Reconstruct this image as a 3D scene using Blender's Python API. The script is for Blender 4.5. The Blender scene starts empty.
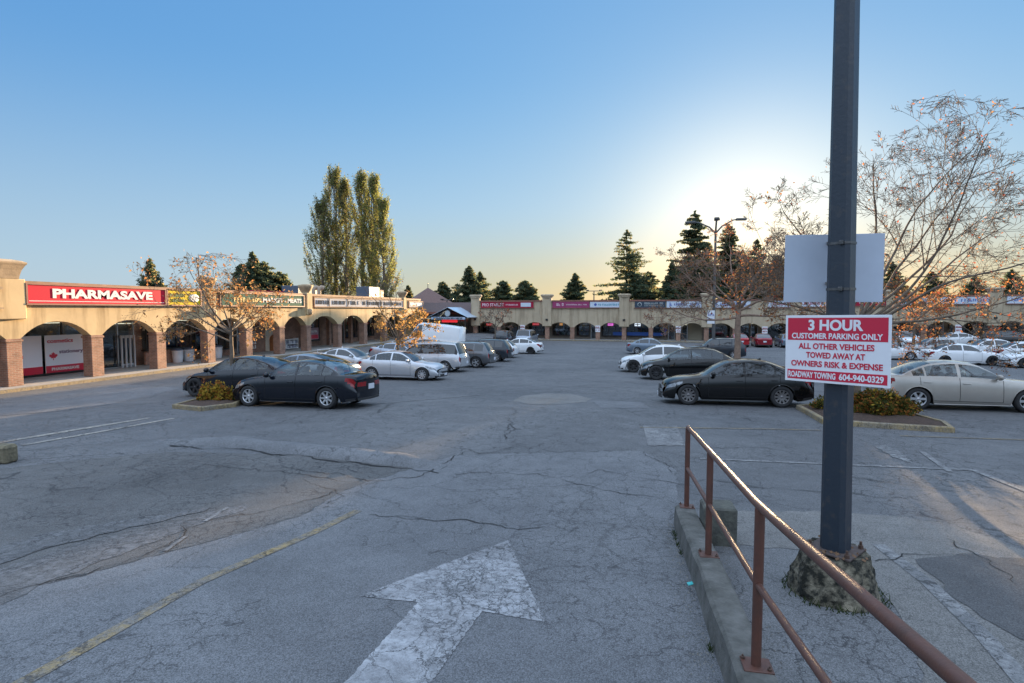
import bpy, math, random
import numpy as np
from mathutils import Vector, Matrix, Quaternion

R = math.radians
SC = bpy.context.scene
COL = SC.collection

# ------------------------------------------------------------------ camera
YAW = R(14.1)                      # camera heading, left of the lot's long axis
CA, SA = math.cos(YAW), math.sin(YAW)
EYE = 4.1                          # metres above the far end of the lot
FPX = 550.0
PITCH = math.atan(32 / FPX)
cam = bpy.data.cameras.new('camera')
cam.sensor_width = 36
cam.lens = FPX / 1024 * 36
cam.clip_start = 0.05
cam.clip_end = 6000
camo = bpy.data.objects.new('camera', cam)
COL.objects.link(camo)
camo.location = (0, 0, EYE)
camo.rotation_euler = (R(90) - PITCH, 0, YAW)
SC.camera = camo
CM = camo.rotation_euler.to_matrix()

# ------------------------------------------------------------------ sky, sun, exposure
SUN_EL = R(5.9)
SUN_AZ = R(9.0)                    # right of the lot's +Y axis
SKY_STRENGTH = 0.05
SUN_POWER = 5.0
EXPOSURE = 2.38
SKY_CURVE = ((0.585, 0.62), (1.20, 0.44), (2.36, 0.22))   # gain and exponent of red, green, blue
FILL_VAULT = (0.25, 0.312, 0.405)
w = bpy.data.worlds.new('World')
SC.world = w
w.use_nodes = True
nt = w.node_tree
N, L = nt.nodes, nt.links
sky = N.new('ShaderNodeTexSky')
sky.sky_type = 'NISHITA'
sky.sun_disc = False
sky.sun_elevation = SUN_EL
sky.sun_rotation = SUN_AZ
sky.altitude = 20
sky.air_density = 1.0
sky.dust_density = 0.5
sky.ozone_density = 1.6
bg = N['Background']
bg.inputs['Strength'].default_value = SKY_STRENGTH
# the sky's own brightness range, softened, and a brighter vault added overhead and behind the viewer to fill the shade
def wn(t, **kw):
    x = N.new(t)
    for k, v in kw.items():
        if k in x.inputs: x.inputs[k].default_value = v
        else: setattr(x, k, v)
    return x
sp_ = N.new('ShaderNodeSeparateColor'); L.new(sky.outputs[0], sp_.inputs[0])
cbn = N.new('ShaderNodeCombineColor')
for i_, (gain_, ex_) in enumerate(SKY_CURVE):
    pw_ = wn('ShaderNodeMath', operation='POWER'); L.new(sp_.outputs[i_], pw_.inputs[0]); pw_.inputs[1].default_value = ex_
    ml_ = wn('ShaderNodeMath', operation='MULTIPLY'); L.new(pw_.outputs[0], ml_.inputs[0]); ml_.inputs[1].default_value = gain_
    L.new(ml_.outputs[0], cbn.inputs[i_])
tc = N.new('ShaderNodeTexCoord')
sx = N.new('ShaderNodeSeparateXYZ'); L.new(tc.outputs['Generated'], sx.inputs[0])
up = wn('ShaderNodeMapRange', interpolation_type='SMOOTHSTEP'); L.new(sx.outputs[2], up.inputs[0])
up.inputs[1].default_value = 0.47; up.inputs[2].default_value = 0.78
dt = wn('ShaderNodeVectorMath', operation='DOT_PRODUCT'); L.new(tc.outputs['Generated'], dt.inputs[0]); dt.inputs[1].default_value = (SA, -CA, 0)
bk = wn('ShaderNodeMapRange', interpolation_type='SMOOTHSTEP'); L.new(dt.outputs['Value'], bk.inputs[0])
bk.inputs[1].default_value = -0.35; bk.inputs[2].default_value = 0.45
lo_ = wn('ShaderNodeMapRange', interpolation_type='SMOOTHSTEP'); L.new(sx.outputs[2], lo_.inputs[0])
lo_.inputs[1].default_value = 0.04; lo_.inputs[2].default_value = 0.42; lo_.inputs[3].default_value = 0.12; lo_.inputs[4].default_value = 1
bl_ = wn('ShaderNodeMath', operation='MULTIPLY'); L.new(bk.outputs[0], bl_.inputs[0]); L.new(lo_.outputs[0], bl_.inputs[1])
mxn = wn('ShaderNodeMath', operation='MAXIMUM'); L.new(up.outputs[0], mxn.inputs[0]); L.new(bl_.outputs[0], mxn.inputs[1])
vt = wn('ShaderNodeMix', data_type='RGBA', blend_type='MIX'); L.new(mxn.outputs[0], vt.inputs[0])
lowz = wn('ShaderNodeMapRange', interpolation_type='SMOOTHSTEP'); L.new(sx.outputs[2], lowz.inputs[0])
lowz.inputs[1].default_value = 0.19; lowz.inputs[2].default_value = 0.0; lowz.inputs[3].default_value = 0; lowz.inputs[4].default_value = 1
sdt = wn('ShaderNodeVectorMath', operation='DOT_PRODUCT'); L.new(tc.outputs['Generated'], sdt.inputs[0])
sdt.inputs[1].default_value = (math.sin(SUN_AZ), math.cos(SUN_AZ), 0.05)
nrs = wn('ShaderNodeMapRange', interpolation_type='SMOOTHSTEP'); L.new(sdt.outputs['Value'], nrs.inputs[0])
nrs.inputs[1].default_value = 0.55; nrs.inputs[2].default_value = 0.97
wf = wn('ShaderNodeMath', operation='MULTIPLY'); L.new(lowz.outputs[0], wf.inputs[0]); L.new(nrs.outputs[0], wf.inputs[1])
wrm = wn('ShaderNodeMix', data_type='RGBA', blend_type='MULTIPLY'); L.new(wf.outputs[0], wrm.inputs[0])
hz_ = wn('ShaderNodeMapRange', interpolation_type='SMOOTHSTEP'); L.new(sx.outputs[2], hz_.inputs[0])
hz_.inputs[1].default_value = 0.40; hz_.inputs[2].default_value = -0.02; hz_.inputs[3].default_value = 0; hz_.inputs[4].default_value = 0.58
# thin cirrus streaks
cmap = wn('ShaderNodeMapping'); cmap.inputs['Scale'].default_value = (1.2, 1.2, 9.0); cmap.inputs['Rotation'].default_value = (0.05, 0.09, 0.3); L.new(tc.outputs['Generated'], cmap.inputs[0])
cnz = wn('ShaderNodeTexNoise', Scale=2.6, Detail=7, Roughness=0.6); L.new(cmap.outputs[0], cnz.inputs['Vector'])
crm = wn('ShaderNodeMapRange', interpolation_type='SMOOTHSTEP'); L.new(cnz.outputs['Fac'], crm.inputs[0]); crm.inputs[1].default_value = 0.5; crm.inputs[2].default_value = 0.85; crm.inputs[4].default_value = 0.30
chz = wn('ShaderNodeMapRange', interpolation_type='SMOOTHSTEP'); L.new(sx.outputs[2], chz.inputs[0]); chz.inputs[1].default_value = 0.42; chz.inputs[2].default_value = 0.1
cml = wn('ShaderNodeMath', operation='MULTIPLY'); L.new(crm.outputs[0], cml.inputs[0]); L.new(chz.outputs[0], cml.inputs[1])
cmx = wn('ShaderNodeMath', operation='MAXIMUM'); L.new(cml.outputs[0], cmx.inputs[0]); L.new(hz_.outputs[0], cmx.inputs[1])
hzm = wn('ShaderNodeMix', data_type='RGBA'); L.new(cmx.outputs[0], hzm.inputs[0]); L.new(cbn.outputs[0], hzm.inputs[6]); hzm.inputs[7].default_value = (2.3, 2.65, 2.8, 1)
L.new(hzm.outputs[2], wrm.inputs[6]); wrm.inputs[7].default_value = (1.16, 0.88, 0.52, 1)
sd2 = wn('ShaderNodeVectorMath', operation='DOT_PRODUCT'); L.new(tc.outputs['Generated'], sd2.inputs[0]); sd2.inputs[1].default_value = (math.sin(SUN_AZ) * math.cos(SUN_EL), math.cos(SUN_AZ) * math.cos(SUN_EL), math.sin(SUN_EL))
cl_ = wn('ShaderNodeMath', operation='MAXIMUM'); L.new(sd2.outputs['Value'], cl_.inputs[0]); cl_.inputs[1].default_value = 0
au_ = wn('ShaderNodeMath', operation='POWER'); L.new(cl_.outputs[0], au_.inputs[0]); au_.inputs[1].default_value = 70
aur = wn('ShaderNodeMix', data_type='RGBA', blend_type='ADD'); L.new(au_.outputs[0], aur.inputs[0]); L.new(wrm.outputs[2], aur.inputs[6]); aur.inputs[7].default_value = (2.3, 1.75, 1.0, 1)
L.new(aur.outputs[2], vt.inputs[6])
vt.inputs[7].default_value = (*[c / SKY_STRENGTH for c in FILL_VAULT], 1)
bl2 = wn('ShaderNodeMapRange', interpolation_type='SMOOTHSTEP'); L.new(sx.outputs[2], bl2.inputs[0])
bl2.inputs[1].default_value = 0.28; bl2.inputs[2].default_value = 0.06; bl2.inputs[3].default_value = 0; bl2.inputs[4].default_value = 0.72
bl3 = wn('ShaderNodeMath', operation='MULTIPLY'); L.new(bl2.outputs[0], bl3.inputs[0]); L.new(bk.outputs[0], bl3.inputs[1])
bkd = wn('ShaderNodeMix', data_type='RGBA'); L.new(bl3.outputs[0], bkd.inputs[0]); L.new(vt.outputs[2], bkd.inputs[6]); bkd.inputs[7].default_value = (0.10, 0.13, 0.18, 1)  # dark band added low behind the viewer to darken car reflections
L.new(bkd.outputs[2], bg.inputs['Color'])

sun = bpy.data.lights.new('sun', 'SUN')
sun.energy = SUN_POWER
sun.angle = R(0.5)
sun.color = (1.0, 0.70, 0.40)
suno = bpy.data.objects.new('sun', sun)
COL.objects.link(suno)
SUND = Vector((math.sin(SUN_AZ) * math.cos(SUN_EL), math.cos(SUN_AZ) * math.cos(SUN_EL), math.sin(SUN_EL)))
suno.rotation_euler = SUND.to_track_quat('Z', 'Y').to_euler()
suno.location = SUND * 200

SC.view_settings.view_transform = 'Standard'
SC.view_settings.look = 'None'
SC.view_settings.exposure = EXPOSURE
SC.view_settings.gamma = 1
SC.view_settings.use_curve_mapping = False
SC.cycles.max_bounces = 8
SC.cycles.transparent_max_bounces = 16
SC.cycles.sample_clamp_indirect = 6
SC.cycles.use_denoising = True

# ------------------------------------------------------------------ numbers
def pch(pts):
    """monotone cubic through (x, y) points"""
    xs = [p[0] for p in pts]; ys = [p[1] for p in pts]; n = len(xs)
    h = [xs[i + 1] - xs[i] for i in range(n - 1)]
    d = [(ys[i + 1] - ys[i]) / h[i] for i in range(n - 1)]
    m = [d[0]] + [0] * (n - 2) + [d[-1]]
    for i in range(1, n - 1):
        if d[i - 1] * d[i] > 0:
            a, b = 2 * h[i] + h[i - 1], h[i] + 2 * h[i - 1]
            m[i] = (a + b) / (a / d[i - 1] + b / d[i])
    def f(x):
        if x <= xs[0]: return ys[0]
        if x >= xs[-1]: return ys[-1]
        i = 0
        while x > xs[i + 1]: i += 1
        t = (x - xs[i]) / h[i]
        t2, t3 = t * t, t * t * t
        return ((2 * t3 - 3 * t2 + 1) * ys[i] + (t3 - 2 * t2 + t) * h[i] * m[i]
                + (-2 * t3 + 3 * t2) * ys[i + 1] + (t3 - t2) * h[i] * m[i + 1])
    return f

def ss(a, b, x):
    t = min(1, max(0, (x - a) / (b - a)))
    return t * t * (3 - 2 * t)

# ground: how far the ground lies below the eye, along the view depth
GD = pch([(-30, 1.9), (-8, 1.95), (0, 2.16), (1.4, 2.30), (3.4, 2.52), (5.1, 2.63), (7, 2.78), (10, 2.86), (15, 2.92), (20, 3.15),
          (27, 3.5), (34, 3.72), (45, 3.95), (55, 4.08), (72, 4.1), (4000, 4.1)])

def T(X, Y):
    d = -X * SA + Y * CA
    g = GD(d)
    k = 1 - ss(-23.5, -14, X)
    g = g * (1 - k) + 3.27 * k
    g -= 0.43 * ss(9, 40, X) * ss(25, 65, Y)
    return EYE - g

def ray(px, py):
    return CM @ Vector(((px - 512) / FPX, -(py - 341.5) / FPX, -1))

def G(px, py):
    """ground point seen at a pixel"""
    v = ray(px, py); t = 1.0
    h = math.hypot(v.x, v.y)
    lo = 0.5
    while t < 400:
        if EYE + v.z * t < T(v.x * t, v.y * t): break
        lo = t; t += 0.25
    hi = t
    for _ in range(30):
        m = (lo + hi) / 2
        if EYE + v.z * m < T(v.x * m, v.y * m): hi = m
        else: lo = m
    return Vector((v.x * hi, v.y * hi, T(v.x * hi, v.y * hi)))

def P(px, py, d):
    """point at a pixel at view depth d"""
    v = ray(px, py)
    t = d / (-v.x * SA + v.y * CA)
    return Vector((v.x * t, v.y * t, EYE + v.z * t))

def C(lat, d):
    """camera-aligned metres to the lot's X, Y"""
    return (lat * CA - d * SA, lat * SA + d * CA)

# ------------------------------------------------------------------ mesh builder
class MB:
    def __init__(s, warp=None):
        s.v = []; s.f = []; s.m = []; s.s = []; s.warp = warp
    def add(s, verts, faces, mi=0, smooth=False):
        o = len(s.v)
        s.v.extend(tuple(p) for p in verts)
        for f in faces:
            s.f.append([i + o for i in f]); s.m.append(mi); s.s.append(smooth)
        return s
    def quad(s, a, b, c, d, mi=0, smooth=False):
        return s.add([a, b, c, d], [(0, 1, 2, 3)], mi, smooth)
    def box(s, x0, x1, y0, y1, z0, z1, mi=0, M=None):
        v = [Vector((x, y, z)) for z in (z0, z1) for x, y in ((x0, y0), (x1, y0), (x1, y1), (x0, y1))]
        if M: v = [M @ p for p in v]
        return s.add(v, [(3, 2, 1, 0), (4, 5, 6, 7), (0, 1, 5, 4), (1, 2, 6, 5), (2, 3, 7, 6), (3, 0, 4, 7)], mi)
    def bbox(s, x0, x1, y0, y1, z0, z1, b=0.01, mi=0, M=None):
        """box with all edges chamfered"""
        vs = []
        for sx in (0, 1):
            for sy in (0, 1):
                for sz in (0, 1):
                    X = (x1, x0)[sx == 0]; Y = (y1, y0)[sy == 0]; Z = (z1, z0)[sz == 0]
                    ax = b if sx == 0 else -b; ay = b if sy == 0 else -b; az = b if sz == 0 else -b
                    vs += [Vector((X, Y + ay, Z + az)), Vector((X + ax, Y, Z + az)), Vector((X + ax, Y + ay, Z))]
        def I(sx, sy, sz, k): return (sx * 4 + sy * 2 + sz) * 3 + k
        fs = [(I(0,0,0,0), I(0,0,1,0), I(0,1,1,0), I(0,1,0,0)), (I(1,0,0,0), I(1,1,0,0), I(1,1,1,0), I(1,0,1,0)),
              (I(0,0,0,1), I(1,0,0,1), I(1,0,1,1), I(0,0,1,1)), (I(0,1,0,1), I(0,1,1,1), I(1,1,1,1), I(1,1,0,1)),
              (I(0,0,0,2), I(0,1,0,2), I(1,1,0,2), I(1,0,0,2)), (I(0,0,1,2), I(1,0,1,2), I(1,1,1,2), I(0,1,1,2))]
        for a in (0, 1):
            for c in (0, 1):
                fs += [(I(0,a,c,1), I(1,a,c,1), I(1,a,c,2), I(0,a,c,2)), (I(a,0,c,0), I(a,1,c,0), I(a,1,c,2), I(a,0,c,2)),
                       (I(a,c,0,0), I(a,c,1,0), I(a,c,1,1), I(a,c,0,1))]
        for a in (0, 1):
            for c in (0, 1):
                for e in (0, 1): fs.append((I(a,c,e,0), I(a,c,e,1), I(a,c,e,2)))
        if M: vs = [M @ p for p in vs]
        return s.add(vs, fs, mi)
    def tube(s, pts, rs, n=6, mi=0, caps=True, smooth=True):
        pts = [Vector(p) for p in pts]
        if not hasattr(rs, '__len__'): rs = [rs] * len(pts)
        vs = []; fs = []
        up = None
        for i, p in enumerate(pts):
            t = (pts[min(i + 1, len(pts) - 1)] - pts[max(i - 1, 0)])
            if t.length < 1e-9: t = Vector((0, 0, 1))
            t.normalize()
            if up is None: up = Vector((1, 0, 0)) if abs(t.x) < 0.8 else Vector((0, 1, 0))
            a = (up - t * up.dot(t))
            if a.length < 1e-6: a = t.orthogonal()
            a.normalize(); up = a; b = t.cross(a)
            for k in range(n):
                q = 2 * math.pi * k / n
                vs.append(p + (a * math.cos(q) + b * math.sin(q)) * rs[i])
        for i in range(len(pts) - 1):
            for k in range(n):
                fs.append((i * n + k, i * n + (k + 1) % n, (i + 1) * n + (k + 1) % n, (i + 1) * n + k))
        s.add(vs, fs, mi, smooth)
        if caps:
            s.add(vs[:n], [tuple(range(n))[::-1]], mi); s.add(vs[-n:], [tuple(range(n))], mi)
        return s
    def lathe(s, prof, n=20, M=None, mi=0, smooth=True, cap=True):
        """prof: (radius, height) along z"""
        vs = [Vector((r * math.cos(2 * math.pi * k / n), r * math.sin(2 * math.pi * k / n), z)) for r, z in prof for k in range(n)]
        if M: vs = [M @ p for p in vs]
        fs = [(i * n + k, i * n + (k + 1) % n, (i + 1) * n + (k + 1) % n, (i + 1) * n + k) for i in range(len(prof) - 1) for k in range(n)]
        s.add(vs, fs, mi, smooth)
        if cap:
            s.add(vs[:n], [tuple(range(n))[::-1]], mi); s.add(vs[-n:], [tuple(range(n))], mi)
        return s
    def prism(s, poly, z0, z1, mi=0, mside=None, M=None):
        n = len(poly)
        vs = [Vector((x, y, z0)) for x, y in poly] + [Vector((x, y, z1)) for x, y in poly]
        if M: vs = [M @ p for p in vs]
        o = len(s.v)
        s.add(vs, [tuple(range(n))[::-1], tuple(range(n, 2 * n))], mi)
        s.add(vs, [(i, (i + 1) % n, n + (i + 1) % n, n + i) for i in range(n)], mi if mside is None else mside)
        return s
    def build(s, name, mats, parent=None, loc=None):
        me = bpy.data.meshes.new(name)
        v = s.v
        if s.warp: v = [s.warp(p) for p in v]
        me.from_pydata(v, [], s.f)
        if not isinstance(mats, (list, tuple)): mats = [mats]
        for m in mats: me.materials.append(m)
        me.polygons.foreach_set('material_index', s.m)
        me.polygons.foreach_set('use_smooth', s.s)
        me.update()
        o = bpy.data.objects.new(name, me)
        COL.objects.link(o)
        if parent is not None: o.parent = parent
        if loc is not None: o.location = loc
        return o

def fix(o, dist=0.0005, recalc=True):
    import bmesh
    b = bmesh.new(); b.from_mesh(o.data)
    bmesh.ops.remove_doubles(b, verts=b.verts, dist=dist)
    if recalc: bmesh.ops.recalc_face_normals(b, faces=b.faces)
    b.to_mesh(o.data); b.free()
    return o

def tag(o, label=None, cat=None, group=None, kind=None):
    if label: o['label'] = label
    if cat: o['category'] = cat
    if group: o['group'] = group
    if kind: o['kind'] = kind
    return o

def thing(name, label, cat, loc=(0, 0, 0), rz=0, group=None):
    o = bpy.data.objects.new(name, None)
    o.empty_display_size = 0.2
    COL.objects.link(o)
    o.location = loc; o.rotation_euler = (0, 0, rz)
    return tag(o, label, cat, group)

# ------------------------------------------------------------------ materials
MATS = {}
def pbr(name, col, rough=0.6, metal=0.0, var=0.0, vscale=3.0, bump=0.0, bscale=20.0, spec=0.5, coat=0.0, emit=None, estr=0, col2=None, vdetail=4, grime=0.0, rpos=(0.32, 0.68)):
    if name in MATS: return MATS[name]
    m = bpy.data.materials.new(name); m.use_nodes = True
    n, l = m.node_tree.nodes, m.node_tree.links
    b = n['Principled BSDF']
    b.inputs['Base Color'].default_value = (*col, 1)
    b.inputs['Roughness'].default_value = rough
    b.inputs['Metallic'].default_value = metal
    b.inputs['Specular IOR Level'].default_value = spec
    b.inputs['Coat Weight'].default_value = coat
    b.inputs['Coat Roughness'].default_value = 0.03
    if coat > 1: b.inputs['Coat Weight'].default_value = 1.0; b.inputs['Coat IOR'].default_value = coat
    if emit:
        b.inputs['Emission Color'].default_value = (*emit, 1); b.inputs['Emission Strength'].default_value = estr
    if var or col2 or bump or grime:
        tc = n.new('ShaderNodeTexCoord')
    if var or col2:
        nz = n.new('ShaderNodeTexNoise'); nz.inputs['Scale'].default_value = vscale; nz.inputs['Detail'].default_value = vdetail
        nz.inputs['Roughness'].default_value = 0.65
        l.new(tc.outputs['Object'], nz.inputs['Vector'])
        rp = n.new('ShaderNodeValToRGB')
        rp.color_ramp.elements[0].position, rp.color_ramp.elements[1].position = rpos
        c2 = col2 if col2 else tuple(c * (1 + var) for c in col)
        c1 = col if col2 else tuple(c * (1 - var) for c in col)
        rp.color_ramp.elements[0].color = (*c1, 1); rp.color_ramp.elements[1].color = (*c2, 1)
        l.new(nz.outputs['Fac'], rp.inputs[0]); l.new(rp.outputs[0], b.inputs['Base Color'])
    if bump:
        nb = n.new('ShaderNodeTexNoise'); nb.inputs['Scale'].default_value = bscale; nb.inputs['Detail'].default_value = 5
        l.new(tc.outputs['Object'], nb.inputs['Vector'])
        bp = n.new('ShaderNodeBump'); bp.inputs['Strength'].default_value = bump; bp.inputs['Distance'].default_value = 0.02
        l.new(nb.outputs['Fac'], bp.inputs['Height']); l.new(bp.outputs[0], b.inputs['Normal'])
    MATS[name] = m
    return m

def nd(n, t, **kw):
    x = n.new(t)
    for k, v in kw.items():
        if k in x.inputs: x.inputs[k].default_value = v
        else: setattr(x, k, v)
    return x

def asphalt(name, base, light, crack=1.0, seed=0.0, paint=None, wear=0.5, patchy=1.0, speck=1.0):
    """worn asphalt; with paint given, a worn coat of paint over the same asphalt"""
    m = bpy.data.materials.new(name); m.use_nodes = True
    n, l = m.node_tree.nodes, m.node_tree.links
    b = n['Principled BSDF']; b.inputs['Specular IOR Level'].default_value = 0.35
    g = n.new('ShaderNodeNewGeometry')
    off = nd(n, 'ShaderNodeVectorMath', operation='ADD'); off.inputs[1].default_value = (seed, seed * 0.7, 0)
    l.new(g.outputs['Position'], off.inputs[0]); pos = off.outputs[0]
    def noise(scale, detail, rough=0.6):
        x = nd(n, 'ShaderNodeTexNoise', Scale=scale, Detail=detail, Roughness=rough); l.new(pos, x.inputs['Vector']); return x.outputs['Fac']
    def ramp(fac, p0, p1, c0=(0, 0, 0, 1), c1=(1, 1, 1, 1)):
        x = n.new('ShaderNodeValToRGB'); e = x.color_ramp.elements
        e[0].position = p0; e[1].position = p1; e[0].color = c0; e[1].color = c1
        l.new(fac, x.inputs[0]); return x.outputs[0]
    def mix(fac, a, c, mode='MIX'):
        x = n.new('ShaderNodeMix'); x.data_type = 'RGBA'; x.blend_type = mode
        if isinstance(fac, float): x.inputs[0].default_value = fac
        else: l.new(fac, x.inputs[0])
        for sock, v in ((6, a), (7, c)):
            if isinstance(v, tuple): x.inputs[sock].default_value = v
            else: l.new(v, x.inputs[sock])
        return x.outputs[2]
    def mul(a, c):
        x = nd(n, 'ShaderNodeMath', operation='MULTIPLY')
        for i, v in ((0, a), (1, c)):
            if isinstance(v, float): x.inputs[i].default_value = v
            else: l.new(v, x.inputs[i])
        return x.outputs[0]
    big = ramp(noise(0.22, 6, 0.62), 0.36, 0.66)
    colr = mix(big, (*base, 1), (*light, 1))
    mid = ramp(noise(1.6, 5, 0.7), 0.3, 0.75, (0.80, 0.80, 0.80, 1), (1.16, 1.16, 1.16, 1))
    colr = mix(0.8 * patchy if patchy < 1 else 0.8, colr, mid, 'MULTIPLY')
    # dark drips and tyre stains
    st = ramp(noise(0.55, 3, 0.5), 0.60, 0.74)
    colr = mix(mul(st, 0.35), colr, tuple(c * 0.62 for c in base) + (1,))
    # aggregate
    vo = nd(n, 'ShaderNodeTexVoronoi', Scale=125.0); l.new(pos, vo.inputs['Vector'])
    sp = ramp(vo.outputs['Color'], 0.15, 0.95, (0.5, 0.5, 0.5, 1), (1.62, 1.62, 1.65, 1))
    colr = mix(0.85 * speck, colr, sp, 'MULTIPLY')
    fine = ramp(noise(260.0, 2, 0.5), 0.3, 0.7, (0.7, 0.7, 0.7, 1), (1.3, 1.3, 1.3, 1))
    colr = mix(0.6 * speck, colr, fine, 'MULTIPLY')
    # cracks: edges of distorted cells, only in broken areas
    dz = nd(n, 'ShaderNodeTexNoise', Scale=2.2, Detail=6, Roughness=0.7); l.new(pos, dz.inputs['Vector'])
    sc = nd(n, 'ShaderNodeVectorMath', operation='SCALE'); sc.inputs['Scale'].default_value = 0.55
    l.new(dz.outputs['Color'], sc.inputs[0])
    ad = nd(n, 'ShaderNodeVectorMath', operation='ADD'); l.new(pos, ad.inputs[0]); l.new(sc.outputs[0], ad.inputs[1])
    flat = nd(n, 'ShaderNodeVectorMath', operation='MULTIPLY'); flat.inputs[1].default_value = (1, 1, 0); l.new(ad.outputs[0], flat.inputs[0])
    cracks = None
    for scale, wid, lo, hi, msc in ((0.42, 0.0045, 0.46, 0.54, 0.16), (2.2, 0.017, 0.47, 0.54, 0.30), (5.5, 0.030, 0.53, 0.58, 0.45)):
        ve = nd(n, 'ShaderNodeTexVoronoi', Scale=scale, feature='DISTANCE_TO_EDGE'); l.new(flat.outputs[0], ve.inputs['Vector'])
        ln = ramp(ve.outputs['Distance'], wid * 0.35, wid, (1, 1, 1, 1), (0, 0, 0, 1))
        mk = ramp(noise(msc, 3, 0.5), lo, hi)
        c_ = mul(ln, mk)
        if cracks is None: cracks = c_
        else:
            mx = nd(n, 'ShaderNodeMath', operation='MAXIMUM'); l.new(cracks, mx.inputs[0]); l.new(c_, mx.inputs[1]); cracks = mx.outputs[0]
    cf = mul(cracks, 0.8 * crack)
    if paint:
        wr = ramp(noise(11.0, 9, 0.78), 0.55 - 0.2 * wear, 0.9 - 0.3 * wear, (1, 1, 1, 1), (0, 0, 0, 1))
        wr = mul(wr, ramp(noise(1.3, 4, 0.6), 0.30, 0.62, (1, 1, 1, 1), (0.35, 0.35, 0.35, 1)))
        pcol = mix(0.7, (*paint, 1), ramp(noise(90.0, 3, 0.7), 0.3, 0.7, (0.74, 0.74, 0.74, 1), (1.12, 1.12, 1.12, 1)), 'MULTIPLY')
        colr = mix(wr, colr, pcol)
        v2 = nd(n, 'ShaderNodeTexVoronoi', Scale=7.5, feature='DISTANCE_TO_EDGE'); l.new(flat.outputs[0], v2.inputs['Vector'])
        l2 = ramp(v2.outputs['Distance'], 0.010, 0.040, (1, 1, 1, 1), (0, 0, 0, 1))
        cf2 = mul(l2, ramp(noise(1.1, 3), 0.36, 0.48))
        mx = nd(n, 'ShaderNodeMath', operation='MAXIMUM'); l.new(cf, mx.inputs[0]); l.new(mul(cf2, 0.8), mx.inputs[1]); cf = mx.outputs[0]
    colr = mix(cf, colr, (0.022, 0.022, 0.024, 1))
    l.new(colr, b.inputs['Base Color'])
    l.new(ramp(noise(3.0, 4), 0.3, 0.7, (0.72, 0.72, 0.72, 1), (0.92, 0.92, 0.92, 1)), b.inputs['Roughness'])
    # bump
    hh = nd(n, 'ShaderNodeMath', operation='SUBTRACT'); l.new(vo.outputs['Distance'], hh.inputs[0]); l.new(mul(cf, 3.0), hh.inputs[1])
    bp = nd(n, 'ShaderNodeBump', Strength=0.25, Distance=0.004); l.new(hh.outputs[0], bp.inputs['Height'])
    l.new(bp.outputs[0], b.inputs['Normal'])
    return m

def brick(name, c1, c2, mortar, scale=1.0):
    m = bpy.data.materials.new(name); m.use_nodes = True
    n, l = m.node_tree.nodes, m.node_tree.links
    b = n['Principled BSDF']; b.inputs['Roughness'].default_value = 0.85
    tc = n.new('ShaderNodeTexCoord'); sx = n.new('ShaderNodeSeparateXYZ'); l.new(tc.outputs['Object'], sx.inputs[0])
    ad = nd(n, 'ShaderNodeMath', operation='ADD'); l.new(sx.outputs[0], ad.inputs[0]); l.new(sx.outputs[1], ad.inputs[1])
    cb = n.new('ShaderNodeCombineXYZ'); l.new(ad.outputs[0], cb.inputs[0]); l.new(sx.outputs[2], cb.inputs[1])
    br = n.new('ShaderNodeTexBrick'); l.new(cb.outputs[0], br.inputs['Vector'])
    br.inputs['Color1'].default_value = (*c1, 1); br.inputs['Color2'].default_value = (*c2, 1); br.inputs['Mortar'].default_value = (*mortar, 1)
    br.inputs['Scale'].default_value = scale; br.inputs['Brick Width'].default_value = 0.22; br.inputs['Row Height'].default_value = 0.075
    br.inputs['Mortar Size'].default_value = 0.009
    nz = nd(n, 'ShaderNodeTexNoise', Scale=2.5, Detail=5); l.new(tc.outputs['Object'], nz.inputs['Vector'])
    rp = n.new('ShaderNodeValToRGB'); rp.color_ramp.elements[0].position = 0.3; rp.color_ramp.elements[0].color = (0.6, 0.6, 0.6, 1)
    rp.color_ramp.elements[1].position = 0.7; rp.color_ramp.elements[1].color = (1.2, 1.2, 1.2, 1); l.new(nz.outputs['Fac'], rp.inputs[0])
    mx = n.new('ShaderNodeMix'); mx.data_type = 'RGBA'; mx.blend_type = 'MULTIPLY'; mx.inputs[0].default_value = 0.8
    l.new(br.outputs['Color'], mx.inputs[6]); l.new(rp.outputs[0], mx.inputs[7]); l.new(mx.outputs[2], b.inputs['Base Color'])
    bp = nd(n, 'ShaderNodeBump', Strength=0.5, Distance=0.008); l.new(br.outputs['Fac'], bp.inputs['Height']); bp.invert = True
    l.new(bp.outputs[0], b.inputs['Normal'])
    return m

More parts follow.
